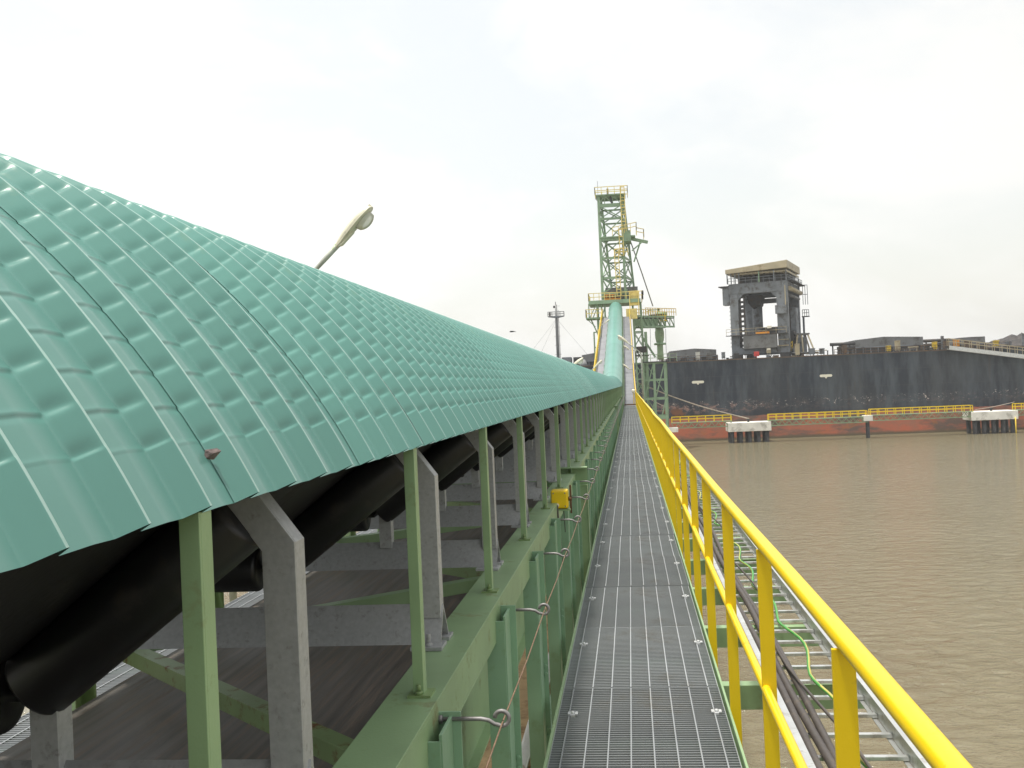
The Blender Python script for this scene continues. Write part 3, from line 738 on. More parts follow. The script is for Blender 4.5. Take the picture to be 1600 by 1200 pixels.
# yellow ladders with hoops
def cage(xa, za, xb, zb_, y=146.7, w=.55):
    m = MB(); a = Vector((xa,y,za)); b = Vector((xb,y,zb_))
    for s in (-1, 1): m.bar(a+Vector((s*w/2,0,0)), b+Vector((s*w/2,0,0)), .11, .11)
    n = max(2, int(abs(zb_-za)/.45))
    for i in range(n+1):
        q = a.lerp(b, i/n); m.bar(q-Vector((w/2,0,0)), q+Vector((w/2,0,0)), .07, .07)
        if i % 2 == 0: m.bar(q+Vector((-w/2,0,0)), q+Vector((-w/2,-.5,0)), .06,.06).bar(q+Vector((w/2,0,0)), q+Vector((w/2,-.5,0)), .06,.06).bar(q+Vector((-w/2,-.5,0)), q+Vector((w/2,-.5,0)), .06,.06)
    for s in (-1, 1): m.bar(a+Vector((s*w/2,-.5,0)), b+Vector((s*w/2,-.5,0)), .06, .06)
    m.build('caged_ladder', M_yelpale, tw)
cage(.18,37.0,.22,30.8); cage(-.25,31.2,-.2,27.6); cage(-1.0,28.4,-.85,22.0)
rails(MB(), [(-1.2,146.5,27.5),(.6,146.5,27.5)], 1.0, .6, .05).build('landing_handrail', M_yelpale, tw)
# machinery floor
MB().box(-5.1,2.05,146.3,153.5,21.05,21.4).box(-5.1,2.05,146.28,146.298,21.0,21.5).build('main_platform', M_tower, tw)
MB().box(-2.75,1.75,148.4,152.5,21.4,23.35).build('machine_house', M_house, tw)
rails(MB(), [(-5.1,153,21.4),(-5.1,146.4,21.4),(2.3,146.4,21.4),(2.3,153,21.4)], 1.1, .75, .045).build('main_handrail', M_yelpale, tw)
m = MB().box(-2.95,-.65,146.7,148,21.45,21.75).box(-2.95,-1.5,146.8,147.9,21.8,22.3)
m.build('winch_frame', M_orange, tw)
m = MB()
for i in range(5): m.tube((-2.8+.42*i,146.6,22.0),(-2.8+.42*i,148,22.0),.17,10)
m.build('winch_drum', M_shipdark, tw)
MB().box(.5,1.9,146.5,146.7,20.6,22.6).box(.5,.62,146.2,146.5,19.2,22.4).box(1.7,1.82,146.2,146.5,19.2,22.4).build('drive_guard', M_yelpale, tw)
MB().box(-.0,1.5,145.6,146.2,18.7,20.1).build('belt_guard', M_yelpale, tw)
MB().tube((2.2,147,22.3),(2.5,147,22.3),.35,10).bar((2.35,147,21.4),(2.35,147,22.2),.2,.2).build('floodlight', M_shipdark, tw)
# left hanging frame under the platform
MB().box(-5.55,-2.7,146.4,150,19.0,19.2).build('left_platform', M_tower, tw)
rails(MB(), [(-5.55,150,19.2),(-5.55,146.4,19.2),(-3.2,146.4,19.2)], 1.1, .7, .045).build('left_handrail', M_yelpale, tw)
for p, q, w in (((-5.1,146.6,21.1),(-5.1,146.6,19.1),.16),((-3.9,147,21.1),(-3.9,147,17.4),.34),((-4.6,146.8,19.1),(-3.75,147,21.1),.12),((-5.0,146.8,19.2),(-4.1,147,21.0),.12),((-2.9,147,21.1),(-2.9,147,13.5),.22),((-4.9,147,19.0),(-3.9,147,16.6),.18),((-3.4,147,21.0),(-3.0,147,17.0),.2),((-3.9,147,17.5),(-2.9,147,20.6),.14),((-5.4,147,19.0),(-4.3,147,17.9),.1)):
    MB().bar(p, q, w, w, (0,1,0)).build('hanging_strut', M_tower, tw)
MB().box(-4.05,-3.15,146.4,148,16.35,17.55).build('service_cabin', M_yelpale, tw)
MB().box(-4.05,-3.15,146.4,148,15.9,16.3).build('cabin_base', M_shipgrey, tw)
for p, q, w in (((-4.55,147,17.2),(-4.55,147,2),.2),((-3.0,147,17.2),(-4.55,147,17.15),.15),((-4.5,147,15.2),(-2.9,147,12.6),.09),((-2.9,147,15.2),(-4.5,147,12.6),.09),((-4.5,147,12.6),(-2.9,147,12.6),.1),((-4.5,147,12.6),(-2.9,147,9.6),.09),((-2.9,147,12.6),(-4.5,147,9.6),.09),((-2.9,147,17),(-2.9,147,2),.2)):
    MB().bar(p, q, w, w, (0,1,0)).build('left_bent', M_tower, tw)
# right lattice columns under the platform
for x in (.95, 2.05):
    for y in (147.5, 151.5): MB().bar((x,y,21.1),(x+.25,y,8),.24,.24,(0,1,0)).build('lower_leg', M_tower, tw)
for z in (19.2, 17., 14.8, 12.6, 10.4):
    for y in (147.5, 151.5):
        MB().bar((.95,y,z),(2.2,y,z),.13,.16).build('lower_beam', M_tower, tw); br(Vector((.95,y,z)), Vector((2.2,y,z-2.1)), .10); br(Vector((2.2,y,z)), Vector((.95,y,z-2.1)), .10)
MB().box(1.2,2.6,147,149,14.1,14.9).box(1.0,2.9,146.9,150,13.6,13.75).build('transfer_box', M_shipdark, tw)
m = MB().box(2.35,2.75,147.2,147.6,9,16.9); m.build('jack_post', M_tower, tw)

# base trestle standing in the river
tr = thing('loader_trestle', 'dark green lattice trestle standing in the river right of the walkway below the boom', 'trestle', (3.4, 149.5, 0))
cs = [(2.0,147),(5.0,147),(2.6,152),(5.3,152)]
for x, y in cs + [(3.5,147)]:
    MB().bar((x,y,12.6),(x-.1,y,-2),.34,.34,(0,1,0)).build('leg', M_tower, tr)
for z in (12.6, 10.2, 7.6, 5.0):
    for (a, b) in ((0,1),(2,3),(0,2),(1,3)):
        MB().bar((cs[a][0],cs[a][1],z),(cs[b][0],cs[b][1],z),.24,.3 if z > 7 else .5).build('beam', M_tower, tr)
for z0_, z1_ in ((12.4,7.8),(7.4,2.5)):
    for xa, xb in ((2.0,3.5),(3.5,5.0)):
        MB().bar((xa+.1,147,z1_),(xb-.1,147,z0_),.16,.16).build('brace', M_tower, tr)
    MB().bar((5.0,147,z0_),(5.3,152,z1_),.14,.14).build('brace', M_tower, tr); MB().bar((5.3,152,z0_),(5.0,147,z1_),.14,.14).build('brace', M_tower, tr)
    MB().bar((2.6,152,z0_),(5.3,152,z1_),.12,.12).build('brace', M_tower, tr)
MB().bar(P(1003,526,148),P(1024,558,148),.28,.28,(0,1,0)).build('raking_strut', M_tower, tr)
rails(MB(), [(2.2,146.8,12.7),(6.6,146.8,12.7)], 1.0, .9, .04).build('handrail', M_spout, tr)
MB().box(1.9,5.5,146.7,152.3,12.62,12.75).build('platform', M_shipdark, tr)
MB().box(4.9,6.4,146.5,149,2.9,3.5).build('pier_cap', M_concrete, tr)

# loader boom with spout
bA, bB = P(998,503,151), P(1046,503,160)
bo = thing('loader_boom', 'green loading boom reaching right over the ship with a pale spout at its tip', 'boom', bA)
d = (bB-bA); n_ = Vector((d.y,-d.x,0)).normalized(); Zv = Vector((0,0,1))
for s in (-1, 1):
    o_ = n_*s*.75
    for dz in (.72, -.75): MB().bar(bA+o_+Zv*dz, bB+o_+Zv*dz, .22, .26).build('chord', M_tower, bo)
    m = MB()
    for i in range(7):
        a_, b_ = bA+o_+d*(i/7), bA+o_+d*((i+1)/7)
        m.bar(a_+Zv*.7, b_-Zv*.7, .12, .12).bar(b_+Zv*.7, b_-Zv*.7, .12,.12)
    m.build('lattice', M_tower, bo)
    rails(MB(), [bA+o_*1.5+Zv*.85, bB+o_*1.5+Zv*.85], 1.05, .8, .045).build('handrail', M_yel2, bo)
m = MB(); m.bar(bA+Zv*.5, bB+Zv*.5, 1.5, .1); m.build('deck', M_shipdark, bo)
MB().bar(bA-d*.02-Zv*.1,bA+d*.5-Zv*.1,1.2,1.0).build('cover_plate', M_tower, bo)
hb = P(1026,492,158)
MB().box(hb.x-1.1,hb.x+1.0,157,159,hb.z-.7,hb.z+.05).build('hopper', M_shipdark, bo)
m = MB(); 
for i in range(9): m.box(hb.x-1.5+.32*i,hb.x-1.32+.32*i,156.6,156.7,hb.z-.9,hb.z-.3)
m.box(hb.x-1.6,hb.x+1.4,156.6,156.75,hb.z-1.05,hb.z-.9).box(hb.x-1.6,hb.x+1.4,156.6,156.75,hb.z-.3,hb.z-.2).build('guard', M_yel2, bo)
MB().tube((hb.x+.7,158,hb.z-.3),(hb.x+.7,158,hb.z+.35),.75,14).build('drum', M_spout, bo)
MB().box(hb.x-1.3,hb.x-1.15,157.5,157.7,hb.z,hb.z+.75).box(hb.x+.2,hb.x+.4,157.5,157.7,hb.z,hb.z+.95).box(hb.x-1.3,hb.x+.4,157.5,157.7,hb.z+.65,hb.z+.8).build('gallows', M_tower, bo)
s0 = P(1030,511,158)
zz = lambda py: P(1030,py,158).z
MB().sweep([(s0.x,158,zz(508)),(s0.x,158,zz(516)),(s0.x,158,zz(519)),(s0.x,158,zz(527)),(s0.x,158,zz(533)),(s0.x,158,zz(537)),(s0.x,158,zz(553)),(s0.x,158,zz(562))],
           [.62,.60,.68,.66,.56,.44,.46,.44], 18).build('spout', M_spout, bo)
MB().sweep([(s0.x,158,zz(536)),(s0.x,158,zz(539))], .88, 18).build('spout_flange', M_tower, bo)
for px in (1016, 1040): MB().tube(P(px,514,158), P(px+1,552,158), .03, 6).build('spout_rope', M_shipdark, bo)
MB().bar(P(1041,503,159.5), P(1041,487,159.5), .16,.16,(0,1,0)).build('mast', M_tower, bo)
sr = MB().sweep([P(984,374,149), P(1002,424,153), P(1020,478,157)], .085, 8).build('stay_rope', M_house)
tag(sr, 'grey stay rope slanting from the tower outrigger down to the boom', 'rope')

# ------------------------------------------------------------------ ship
SY = 174.
ztop = P(1310,555,SY).z; zred = P(1310,644,SY).z
M_hull = hull_mat(zred, ztop)
sh = thing('bulk_carrier', 'huge worn black and red hulled bulk carrier moored across the river end of the jetty', 'ship', (25, SY+13, 0))
def hull():
    B = 26.; xs = [-78,-74,-66,-54,-40,100,112,122,128]; hw = [.0,.28,.62,.88,1,1,.92,.6,.12]; rows = []
    for x, w in zip(xs, hw):
        c = SY+B/2; h_ = max(.02, B/2*w); row = []
        for fy, z in ((-1,ztop),(-1,0.),(-1,-2),(-.8,-4),(.8,-4),(1,-2),(1,ztop)): row.append((x, c+fy*h_, z))
        rows.append(row)
    m = MB().grid(rows, False)
    for i in range(len(xs)-1): m.add([rows[i][0],rows[i][-1],rows[i+1][-1],rows[i+1][0]], [(0,1,2,3)])
    return m
hull().build('hull', M_hull, sh)
MB().box(-40,100,SY-.06,SY+.12,ztop+.002,ztop+.16).build('gunwale', M_brown, sh)
# deck clutter along the rail
def deckpt(px, py, Y): return P(px, py, Y)
def dbox(name, mt, px0, px1, py0, py1, Y, dep, root=None, floor=False):
    a, b = P(px0,(py0+py1)/2,Y), P(px1,(py0+py1)/2,Y); zt_, zb_ = P((px0+px1)/2,py0,Y).z, P((px0+px1)/2,py1,Y).z
    if floor: zb_ = ztop
    return MB().box(a.x,b.x,Y,Y+dep,zb_,zt_).build(name, mt, root)
def hatch(px0, px1, pyl, pyr, py_peak, px_pk, Y, dep=14.):
    a, b, c = P(px0,pyl,Y), P(px1,pyr,Y), P(px_pk,py_peak,Y)
    zc_ = ztop+.5*(min(a.z,b.z)-ztop)
    h = MB().prism([(a.x,zc_),(b.x,zc_),(b.x,b.z),(c.x,c.z),(a.x,a.z)], 'y', Y, Y+dep).build('hatch_cover', M_hatch, sh)
    m = MB(); n = max(3, int((b.x-a.x)/1.2))
    for i in range(n+1): m.box(a.x+(b.x-a.x)*i/n-.07,a.x+(b.x-a.x)*i/n+.07,Y-.18,Y-.01,ztop+.1,zc_+.1)
    m.box(a.x-.2,b.x+.2,Y-.3,Y-.012,zc_-.1,zc_+.05).build('hatch_stiffener', M_shipgrey, h)
    MB().box(a.x-.25,b.x+.25,Y-.1,Y+dep+.1,ztop,zc_-.002).build('hatch_coaming', M_shipdark, h)
hatch(1336,1442,531.5,526,526,1380,180)
hatch(1497,1539,528,525.5,526.5,1515,180)
hatch(1046,1119,549,546,544.5,1085,182)
hatch(909,941,555,549.5,549.8,938,182)
# pipe rails by the deck edge
for px0, px1, pya, pyb in ((1297,1336,538.5,536),(1308,1336,544.5,543),(1443,1483,533,529.5),(1443,1476,539.5,537.5)):
    a, b = P(px0,pya,176.5), P(px1,pyb,176.5); b.z = a.z
    m = MB().tube(a, b, .28, 10); n = 3
    for i in range(n): q = a.lerp(b,(i+.3)/n); m.box(q.x-.1,q.x+.1,176.4,176.6,ztop,q.z)
    m.build('deck_pipe', M_shipdark, sh)
a = P(1472,525,176); MB().box(a.x-.2,a.x+.2,175.8,176.2,ztop,a.z).build('deck_post', M_shipgrey, sh)
a = P(1598,521,176); MB().box(a.x-.12,a.x+.12,175.8,176.2,ztop,a.z).build('deck_post', M_shipgrey, sh)
for px, py0, py1, mt in ((1402,533,541,M_tan),(1388,541,546,M_yel2),(1319,540,548,M_brown),(1460,535,546,M_yel2),(1478,534,545,M_brown),(1494,531,540,M_orange),(1245,538,552,M_tan),(1268,545,552,M_shipgrey),(1284,545,549,M_shipgrey),(1512,533,541,M_brown),(1556,533,541,M_yel2),(1575,534,541,M_shipgrey),(1060,551,557,M_shipgrey),(1090,551,556,M_pipe),(1130,551,556,M_shipgrey),(1108,552,557,M_hatch),(1150,553,557,M_shipdark)):
    a = P(px,py0,175.2); wv_ = random.uniform(.25,.5)
    m = MB().box(a.x-wv_,a.x+wv_,174.6,175.8,ztop+.35,a.z).box(a.x-wv_*.7,a.x-wv_*.5,174.8,175,ztop,ztop+.35).box(a.x+wv_*.5,a.x+wv_*.7,174.8,175,ztop,ztop+.35).box(a.x-wv_*1.1,a.x+wv_*1.1,174.5,175.9,a.z,a.z+.08)
    m.build('deck_fitting', mt, sh, bev=.03)
for i in range(46):
    x_ = random.uniform(5.5, 62); y_ = random.uniform(174.5, 178.5); w_ = random.uniform(.12, .45); h_ = random.uniform(.25, .95)
    m = MB(); mt = random.choice((M_shipdark, M_brown, M_shipgrey, M_hatch, M_tan, M_shipdark))
    if i % 3 == 0: m.tube((x_,y_,ztop),(x_,y_,ztop+h_),w_*.4,8).tube((x_,y_,ztop+h_),(x_,y_,ztop+h_+.12),w_*.65,8)
    elif i % 3 == 1: m.tube((x_-w_*3,y_,ztop+h_),(x_+w_*3,y_,ztop+h_),.08,6).box(x_-w_*2-.05,x_-w_*2+.05,y_-.05,y_+.05,ztop,ztop+h_-.081).box(x_+w_*2-.05,x_+w_*2+.05,y_-.05,y_+.05,ztop,ztop+h_-.081)
    else: m.box(x_-w_,x_+w_,y_-.3,y_+.3,ztop+.08,ztop+h_).box(x_-w_*1.15,x_+w_*1.15,y_-.36,y_+.36,ztop+h_+.002,ztop+h_+.07)
    m.build('deck_fitting', mt, sh)
# deck rail on the ship edge, in broken lengths
for xa, xb in ((5.8,14.5),(33.,46.),(47.,60.)):
    rails(MB(), [(xa,SY+.6,ztop+.1),(xb,SY+.6,ztop+.1)], .85, 1.6, .035).build('deck_handrail', M_brown, sh)
for px, py in ((1090.5,597), (1290.5,587)):
    c = P(px,py,SY); w_, h_ = .98, .21
    poly = [(c.x-w_+h_*(1-math.cos(t)), c.z+h_*math.sin(t)) for t in [R(-90+18*i)*-1 for i in range(11)]]
    pts = [(c.x-w_+h_-h_*math.sin(R(18*i)), c.z+h_*math.cos(R(18*i))) for i in range(11)] + [(c.x-.22,c.z-h_),(c.x,c.z-h_-.26),(c.x+.22,c.z-h_)] + [(c.x+w_-h_+h_*math.sin(R(18*i)), c.z-h_*math.cos(R(18*i))) for i in range(11)]
    MB().prism(pts, 'y', SY-.05, SY-.002).build('hull_mark', M_white, sh)
# coal heap, gangway, mast
hp_ = []
a, b = P(1541,533,184), P(1640,526,184)
rows = []
for j in range(12):
    row = []
    for i in range(24):
        u, v = i/23, j/11; e = (1-(2*u-1)**4)*(1-(2*v-1)**2)
        row.append((a.x+(b.x+6-a.x)*u, 178+14*v, ztop+.3+e*(a.z-ztop+.3+.9*u)*(.85+.3*random.random())))
    rows.append(row)
tag(MB().grid(rows, False).build('coal_heap', M_coal), 'low dark heap of coal on the ship deck at the right edge', 'coal heap')
gA, gB = P(1483,543,172.2), P(1650,563,172.2)
gw = thing('gangway', 'pale grey gangway ladder sloping down along the right side of the ship', 'gangway', gB)
for s in (0, 1.0):
    o_ = Vector((0,s,0)); MB().bar(gA+o_, gB+o_, .14, .62).build('side_beam', M_alu, gw)
    m = MB(); n = 14
    for dz in (1.0, 1.45): m.bar(gA+o_+Zv*dz*1.0, gB+o_+Zv*dz, .06, .06)
    for i in range(n+1): q = gA.lerp(gB, i/n)+o_; m.bar(q, q+Zv*1.45, .07, .07)
    m.build('handrail', M_tan, gw)
MB().bar(gA+Vector((0,.5,-.1)), gB+Vector((0,.5,-.1)), .85, .1).build('treads', M_shipgrey, gw)
MB().bar(gA+Vector((-.6,-.2,.1)), gA+Vector((1.2,1.5,.1)), .3,.3).build('hinge', M_shipdark, gw)
mb_, mt_ = P(872.5,566,186), P(867.5,476,186)
sm = thing('signal_mast', 'slender grey signal mast with a cross platform rising left of the loader tower', 'mast', (mb_.x,186,ztop))
MB().sweep([(mb_.x,186,ztop),(mb_.x,186,P(868,505,186).z),(mb_.x,186,mt_.z)], [.29,.25,.18], 12).build('mast_pole', M_house, sm)
MB().sweep([(mb_.x+.42,186.1,ztop),(mb_.x+.34,186.1,mt_.z-1)], .05, 6).build('mast_ladder', M_house, sm)
zp = P(866,494,186).z
MB().prism([(mb_.x-1.5,zp),(mb_.x+1.35,zp),(mb_.x+1.35,zp-.12),(mb_.x+.3,zp-.32),(mb_.x-.3,zp-.32),(mb_.x-1.5,zp-.12)], 'y', 185.4, 186.6).build('cross_platform', M_shipgrey, sm)
rails(MB(), [(mb_.x-1.5,185.4,zp),(mb_.x+1.35,185.4,zp),(mb_.x+1.35,186.6,zp),(mb_.x-1.5,186.6,zp)], .75, .7, .03).build('mast_rail', M_house, sm)
MB().box(mb_.x-1.3,mb_.x-1.0,185.8,186.2,zp,zp+.7).build('mast_lamp', M_shipdark, sm)
MB().box(mb_.x-.5,mb_.x-.2,185.9,186.1,mt_.z-.6,mt_.z-.2).box(mb_.x+.2,mb_.x+.7,185.98,186.02,mt_.z-.28,mt_.z-.24).tube((mb_.x-.08,186,mt_.z),(mb_.x-.08,186,mt_.z+.5),.06,6).build('mast_head', M_shipdark, sm)
m = MB()
for i in range(4): m.box(mb_.x-.5,mb_.x+.6,185.95,186.0,zp-2-1.6*i,zp-1.94-1.6*i)
m.build('step_bar', M_house, sm)
for tx, nm in ((-7.5,'a'),(-4.5,'b'),(7.,'c')):
    MB().tube((mb_.x,186,zp-.5),(mb_.x+tx,186,ztop),.018,5).build('guy_wire', M_house, sm)
# cranes and boxes left of the tower on the deck
k = MB().prism([(P(873,562,184).x,ztop),(P(892,562,184).x,ztop),(P(892,558,184).x,P(885,558,184).z),(P(878,558,184).x,P(885,558,184).z)], 'y', 184, 188)
k.build('deck_house', M_shipgrey, sh, bev=.05)
dbox('deck_locker', M_hatch, 885,892,564,571,183,1.5,sh,True); dbox('deck_locker', M_shipdark, 896,908,558,570,187,3,sh,True)
m = MB(); a = P(912,566,179)
m.sweep([(a.x,179,ztop),(a.x,179,ztop+.8),(a.x+.1,179,ztop+1.3)], [.8,.5,.15], 10).build('deck_cowl', M_house, sh)

# ------------------------------------------------------------------ gantry crane on deck
gy = thing('gantry_crane', 'grey portal gantry with a tan roof standing on the ship deck', 'gantry crane', (P(1143,556,178).x, 178, ztop))
g0 = gy.location; ga = R(-17)
GM = Matrix.Translation(g0) @ Matrix.Rotation(ga, 4, 'Z')
W, LL = 9.6, 13.5
def G(m, name, mt, bev=0): return m.xf(GM).build(name, mt, gy, bev)
TL = math.tan(R(2.0))
def gb(name, mt, *b, bev=.03): return G(MB().box(*b), name, mt, bev)
for yy, nm in ((0,'front'),(LL-1.1,'rear')):
    x0_, x1_ = .1, 1.45
    gb('leg', M_shipgrey, x0_, x1_, yy, yy+1.1, .9, 10.9)
    gb('leg', M_shipgrey, W-1.9, W-.1, yy, yy+1.1, .9, 10.9)
    G(MB().prism([(0,10.9),(W,10.9),(W,12.6),(0,12.6)], 'y', yy-.02, yy+1.12), 'portal_beam', M_shipgrey, .03)
    for s in (0, 1):
        xx = 1.45 if s == 0 else W-1.9; dx = 1.0 if s == 0 else -1.0
        G(MB().prism([(xx,10.9),(xx+dx,10.9),(xx,9.9)], 'y', yy+.1, yy+1.0), 'haunch', M_shipgrey)
    gb('sill_beam', M_shipgrey, 0.2, W-.2, yy+.05, yy+1.05, .9, 2.0)
    for xx in (.1, W-1.7): gb('bogie', M_shipdark, xx, xx+1.6, yy-.1, yy+1.2, 0, .88)
for xx in (.1, W-1.2):
    gb('side_beam', M_shipgrey, xx, xx+1.1, 1.1, LL-1.1, 11.0, 12.5)
    gb('side_sill', M_shipgrey, xx, xx+.9, 1.1, LL-1.1, 1.0, 2.0)
G(MB().tube((W+.15,.6,11.3),(W+.15,LL-.2,11.3),.38,12), 'side_pipe', M_tan); G(MB().tube((W+.05,1.5,10.2),(W+.05,LL-2,10.2),.25,10), 'side_pipe', M_hatch)
# stiffened inner webs of the left leg: rows of lightening holes read as light slots
m = MB()
m.box(1.452,1.75,.5,1.0,2,10.6).box(2.2,2.4,.5,1.0,2,10.6)
for i in range(11): m.box(1.752,2.198,.5,1.0,2.2+.8*i,2.55+.8*i+random.choice((0,.1,.25)))
G(m, 'web_stiffener', M_shipdark)
# top storey with tan roof
G(MB().prism([(-.35,14.3),(W+.1,14.62),(W+.1,15.85),(-.35,15.0)], 'y', -.5, LL+.3), 'roof', M_tan, .04)
m = MB()
for i in range(11): m.box(.2+.92*i,.32+.92*i,-.3,LL,14.0,14.3)
for j in range(9): m.box(.0,W-.1,j*1.6,j*1.6+.12,14.02,14.28)
G(m, 'roof_joists', M_tan)
for xx in (-.2,.45,1.1,1.75,W*.52,W-2.2,W-.25):
    for yy in (-.3, LL-.2): G(MB().box(xx,xx+.16,yy,yy+.16,12.6,14.36), 'roof_post', M_shipgrey if xx < 4 or xx > 6 else M_tower)
for yy in (3.,6.,9.): G(MB().box(W-.25,W-.09,yy,yy+.16,12.6,14.6), 'roof_post', M_shipgrey)
gb('winch_house', M_shipdark, 1.2, W-.6, 2, 11, 12.6, 13.8)
G(rails(MB(), [(0,-.2,12.6),(W,-.2,12.6),(W+.4,LL,12.6)], .9, 1., .035), 'upper_handrail', M_shipgrey)
G(MB().box(W+.02,W+.9,0,LL,12.45,12.58), 'side_walk', M_shipdark)
# left hanging box, right caged ladder and platforms
gb('cable_box', M_shipgrey, -1.1, .0, .2, 2.2, 9.2, 12.2); G(MB().box(-1.7,.1,-.1,2.4,12.2,12.35), 'box_platform', M_shipdark)
G(rails(MB(), [(W+.5,LL-.2,9.3),(W+1.2,LL+.4,9.3)], 3.4, .4, .05), 'caged_ladder', M_shipgrey)
G(rails(MB(), [(W+.3,LL-.2,7.3),(W+1.3,LL+.4,7.3)], 1.1, .4, .05), 'landing_rail', M_shipgrey); G(MB().box(W+.2,W+1.4,LL-.4,LL+.6,7.15,7.3), 'landing', M_shipdark)
G(MB().bar((W+.4,LL+.1,2),(W+.4,LL+.1,7.2),.35,.12), 'lower_ladder', M_shipgrey)
m = MB()
for i in range(13): m.box(-.12,.1,.3,.5,2.2+.65*i,2.3+.65*i)
G(m, 'rungs', M_shipgrey)
# inside the portal
G(MB().tube((3.3,7,2.6),(3.3,7,9.8),.85,14), 'hoist_column', M_shipgrey); G(MB().prism([(2.0,10.9),(4.4,10.9),(4.0,9.2),(3.0,8.6),(2.2,9.6)], 'y', 5, 9), 'upper_hopper', M_shipdark, .05)
gb('grab_frame', M_shipdark, 4.3, W-1.4, 6, 9, 4.4, 5.4); gb('inner_girder', M_shipgrey, 1.0, W-1.3, 8, 8.6, 9.6, 10.4)
gb('rear_panel', M_shipdark, W-2.4, W-1.4, 11, 12.2, 2, 9.6)
gb('rear_panel', M_shipgrey, 2.4, 3.1, LL-1.3, LL-.3, 2, 10.6)
gb('front_box', M_hatch, 2.2, 7.6, -.9, 0.02, 1.75, 3.95); gb('front_platform', M_shipdark, -.6, W-.3, -1.0, 0.0, 3.97, 4.08)
G(rails(MB(), [(-.5,-.95,4.08),(W-.4,-.95,4.08)], 1.0, 1.6, .03), 'front_handrail', M_tan)
gb('orange_beam', M_orange, 4.2, 6.4, -.6, -.1, 4.1, 4.4); gb('lamp_box', M_white, 6.2, 6.9, -1.3, -.9, 4.9, 5.3)
G(MB().box(7.7,W-.2,-.4,-.2,2.95,3.05).box(7.7,W-.2,-.4,-.2,1.95,2.1), 'lower_handrail', M_tan)
gb('mid_box', M_shipgrey, W-2.1, W-.3, -.5, -.01, 7.2, 8.6); G(MB().box(W-.5,W-.36,-.35,-.2,7.2,11.8), 'side_ladder', M_tan)
gb('side_machine', M_shipdark, W-.6, W+.2, 3, 6, 2.1, 4.4); gb('side_machine', M_shipgrey, W-.8, W+.1, 7, 10, 2.1, 8.5)
a = P(1182,553,175.5); tag(MB().box(a.x-.42,a.x+.42,175.3,175.4,a.z-.38,a.z+.38).box(a.x-.2,a.x+.2,175.28,175.298,a.z+.02,a.z+.07).box(a.x-.06,a.x+.06,175.41,175.5,ztop,a.z).build('red_board', M_red, bev=.01), 'small red board standing on the deck edge before the gantry', 'sign')
a = P(1201,549,175.5)
fl = thing('deck_floodlight', 'tan floodlight box on a splayed stand before the gantry', 'floodlight', (a.x,175.5,ztop))
MB().box(a.x-.33,a.x+.33,175.2,175.8,a.z-.3,a.z+.2).build('lamp_box', M_tan, fl, bev=.03); MB().box(a.x-.28,a.x+.28,175.15,175.8,a.z+.2,a.z+.48).build('lamp_top', M_white, fl, bev=.03)
MB().bar((a.x-.1,175.5,a.z-.3),(a.x-.35,175.5,ztop),.08,.08).bar((a.x+.1,175.5,a.z-.3),(a.x+.8,175.5,ztop),.08,.08).build('stand', M_tan, fl)
# tan A-frame right of the gantry
a0 = P(1247,523,177); 
af = thing('a_frame', 'tan splayed leg frame on the deck right of the gantry', 'frame', (a0.x+1.2,178,ztop))
xs_ = P(1243,549,177).x; xe_ = P(1273,549,177).x
for p, q in (((xs_,177,ztop+.8),(xs_+.5,177.6,a0.z)),((xs_+1.25,177,ztop+.8),(xs_+1.2,177.6,a0.z)),((xe_,177,ztop+.8),(xe_-.9,177.6,a0.z)),((xe_,181,ztop+.8),(xe_-.9,180,a0.z))):
    MB().bar(p, q, .22, .22, (0,1,0)).build('leg', M_tan, af)
MB().box(xs_-.2,xe_+.6,176.8,181.4,ztop+.55,ztop+.8).build('base', M_shipdark, af); MB().box(xs_+.2,xe_-.6,177.4,180.4,a0.z,a0.z+.25).build('head', M_hatch, af)
MB().box(xs_+.5,xe_-1.,178,180,ztop+.8,a0.z-.4).build('winch', M_shipgrey, af, bev=.1)
rails(MB(), [(xs_-1.6,176.4,ztop),(xs_-.5,176.6,ztop+1.5)], 1.2, .5, .05).build('stair', M_yel2, af)

# ------------------------------------------------------------------ mooring dolphins and catwalks
DY = 165.
def dolphin(px0, px1, pyt, pyb, label, dep=4.5):
    a, b = P(px0,pyt,DY), P(px1,pyt,DY); zb_ = P((px0+px1)/2,pyb,DY).z; zt_ = max(a.z,b.z)*.5+min(a.z,b.z)*.5
    t = thing('mooring_dolphin', label, 'mooring dolphin', ((a.x+b.x)/2, DY+dep/2, 0), 'concrete mooring dolphins')
    MB().box(a.x,b.x,DY,DY+dep,zb_,zt_).build('cap', M_concrete, t, bev=.06)
    n = 5; p0 = None
    for yy in (DY+.8, DY+dep-.8):
        for i in range(n):
            xx = a.x+.6+(b.x-a.x-1.2)*i/(n-1)
            MB().tube((xx+random.uniform(-.1,.1),yy,-2),(xx,yy,zb_),.34,12).build('pile', M_pile, t)
    c = (a.x+b.x)/2
    MB().tube((c,DY+1.6,zt_),(c,DY+1.6,zt_+.35),.17,10).tube((c,DY+1.6,zt_+.35),(c,DY+1.6,zt_+.45),.3,10).build('bollard', M_shipdark, t)
    return zt_
dolphin(1137.5,1205,660,674,'pale concrete mooring dolphin where the mooring rope lands')
dolphin(1518,1591,642.5,656,'pale concrete mooring dolphin at the right, past the single pile')
c = P(1357,655,DY)
cp_ = thing('catwalk_pier', 'single dark pile with a small concrete cap under the catwalk joint', 'pier', (c.x,DY+.8,0))
MB().tube((c.x,DY+.8,-2),(c.x,DY+.8,P(1357,658,DY).z),.30,14).build('pile', M_pile, cp_)
MB().box(c.x-.65,c.x+.65,DY,DY+1.6,P(1357,658,DY).z,P(1357,649,DY).z).build('cap', M_concrete, cp_, bev=.04)
